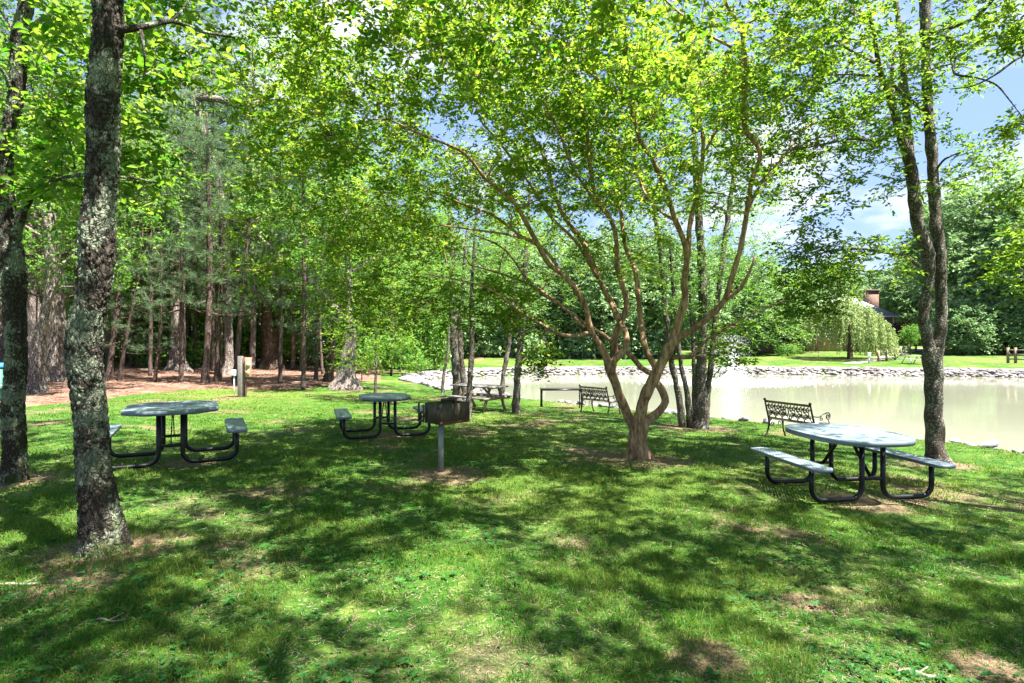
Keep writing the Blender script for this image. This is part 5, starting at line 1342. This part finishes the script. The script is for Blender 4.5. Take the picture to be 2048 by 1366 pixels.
# low broad-leaved weeds and clover
x, y = wedge(21000, 2.3, 12, 1.6)
wv = fbm(x, y, .9, 6.0)+.5*fbm(x, y, 3.0, 2.0); ok = (rng.random(len(x)) < np.clip(.25+.5*wv, .03, 1)) & (pond_sd(x, y) > .3)
x, y = x[ok], y[ok]; n = len(x); K = 5
c = np.stack([x, y, gz(x, y)+.012+.02*rng.random(n)], 1)
ang = rng.uniform(0, 6.28, (n,1))+np.arange(K)[None,:]*6.28/K+rng.normal(size=(n,K))*.3
D = np.stack([np.cos(ang), np.sin(ang), .15+.35*rng.random((n,K))], -1).reshape(-1,3)
sz = np.repeat(np.where(rng.random(n) < .08, rng.uniform(.028,.048,n), rng.uniform(.012,.024,n)), K)*(.7+.6*rng.random(n*K))
V, Fq = leaf_geo(np.repeat(c, K, 0), D, np.array([0,0,1.])+rng.normal(size=D.shape)*.25, sz, sz*.55, six=True)
tag(leaf_obj('weeds', V, Fq, M['leaf_weed'], None, 2), 'low broad-leaved weeds scattered through the grass', 'weeds', kind='stuff')
# dead grass and litter
x, y = wedge(60000, 2.3, 16, 1.6); ok = (fbm(x, y, 1.3, 1.0) < .15+.5*rng.normal(size=len(x))) & (pond_sd(x,y) > .3); x, y = x[ok], y[ok]; n = len(x)
D = np.c_[rng.normal(size=(n,2)), rng.normal(size=n)*.18]
V, Fq = leaf_geo(np.stack([x, y, gz(x,y)+.008+.012*rng.random(n)], 1), D, np.array([0,0,1.])+rng.normal(size=(n,3))*.4, rng.uniform(.02,.06,n), np.clip(.0010*y,.0022,.01))
tag(leaf_obj('dead_grass', V, Fq, M['straw_n'], None), 'tan dead grass and litter lying between the green blades', 'litter', kind='stuff')
x = rng.uniform(-42, -3.5, 60000); y = rng.uniform(15, 46, 60000); ok = straw_sd(x, y) > -.25; x, y = x[ok], y[ok]; n = len(x)
D = np.c_[rng.normal(size=(n,2)), rng.normal(size=n)*.15]
V, Fq = leaf_geo(np.stack([x, y, gz(x,y)+.04+.03*rng.random(n)], 1), D, np.array([0,0,1.])+rng.normal(size=(n,3))*.4, rng.uniform(.12,.3,n), .016)
tag(leaf_obj('pine_straw', V, Fq, M['straw_n'], None), 'loose fallen pine needles on the floor of the wood', 'litter', kind='stuff')

# ------------------------------------------------------------------ light, sky, camera
SUN_EL, SUN_AZ = R(66), R(122)     # azimuth from +Y towards +X
w = bpy.data.worlds.new('World'); sc.world = w; w.use_nodes = True; nt = w.node_tree; nt.nodes.clear()
out = nt.nodes.new('ShaderNodeOutputWorld'); bg = nt.nodes.new('ShaderNodeBackground'); nt.links.new(bg.outputs[0], out.inputs[0])
sky = nt.nodes.new('ShaderNodeTexSky'); sky.sky_type = 'NISHITA'; sky.sun_disc = False; sky.sun_elevation = SUN_EL; sky.sun_rotation = SUN_AZ
sky.air_density = 1.0; sky.dust_density = .6; sky.ozone_density = 1.4
tc = nt.nodes.new('ShaderNodeTexCoord'); sp = nt.nodes.new('ShaderNodeSeparateXYZ'); nt.links.new(tc.outputs['Generated'], sp.inputs[0])
def mth(op, a, b):
    m = nt.nodes.new('ShaderNodeMath'); m.operation = op
    for s, v in ((m.inputs[0], a), (m.inputs[1], b)):
        if hasattr(v, 'links'): nt.links.new(v, s)
        else: s.default_value = v
    return m.outputs[0]
den = mth('ADD', mth('MAXIMUM', sp.outputs[2], 0.0), .22)
cb_ = nt.nodes.new('ShaderNodeCombineXYZ'); nt.links.new(mth('DIVIDE', sp.outputs[0], den), cb_.inputs[0]); nt.links.new(mth('DIVIDE', sp.outputs[1], den), cb_.inputs[1]); cb_.inputs[2].default_value = 6.4
n1 = noise(nt, cb_.outputs[0], 1.9, 8, .52)
n2 = noise(nt, cb_.outputs[0], 6.5, 6, .6)
cl = mth('ADD', mth('MULTIPLY', n1, .85), mth('MULTIPLY', n2, .15))
msk = ramp(nt, cl, [(.485,(0,0,0)), (.57,(.5,.5,.5)), (.67,(1,1,1))])
shade = ramp(nt, n2, [(.35,(3.5,3.8,4.6)), (.6,(4.6,4.7,4.9))])
skyc = mixc(nt, .75, sky.outputs[0], (1.5,2.2,4.3))
final = mixc(nt, msk, skyc, shade)
nt.links.new(final, bg.inputs['Color']); bg.inputs['Strength'].default_value = .05
ld = bpy.data.lights.new('sun', 'SUN'); ld.energy = 5.0; ld.angle = R(.53); ld.color = (1,.95,.87)
lo = bpy.data.objects.new('sun', ld); COL.objects.link(lo)
dv = Vector((math.cos(SUN_EL)*math.sin(SUN_AZ), math.cos(SUN_EL)*math.cos(SUN_AZ), math.sin(SUN_EL)))
lo.rotation_euler = (-dv).to_track_quat('-Z', 'Y').to_euler(); lo.location = (20, 20, 60)
cd = bpy.data.cameras.new('camera'); co = bpy.data.objects.new('camera', cd); COL.objects.link(co)
cd.sensor_width = 36; cd.lens = 36*F/2048; cd.clip_start = .05; cd.clip_end = 3000
co.location = (0,0,CAMH); co.rotation_euler = (R(90),0,0); sc.camera = co
sc.view_settings.view_transform = 'Standard'; sc.view_settings.look = 'None'; sc.view_settings.exposure = EXPOSURE; sc.view_settings.gamma = 1
sc.cycles.max_bounces = 7; sc.cycles.diffuse_bounces = 4; sc.cycles.transmission_bounces = 5; sc.cycles.transparent_max_bounces = 12; sc.cycles.glossy_bounces = 2
sc.cycles.use_denoising = True
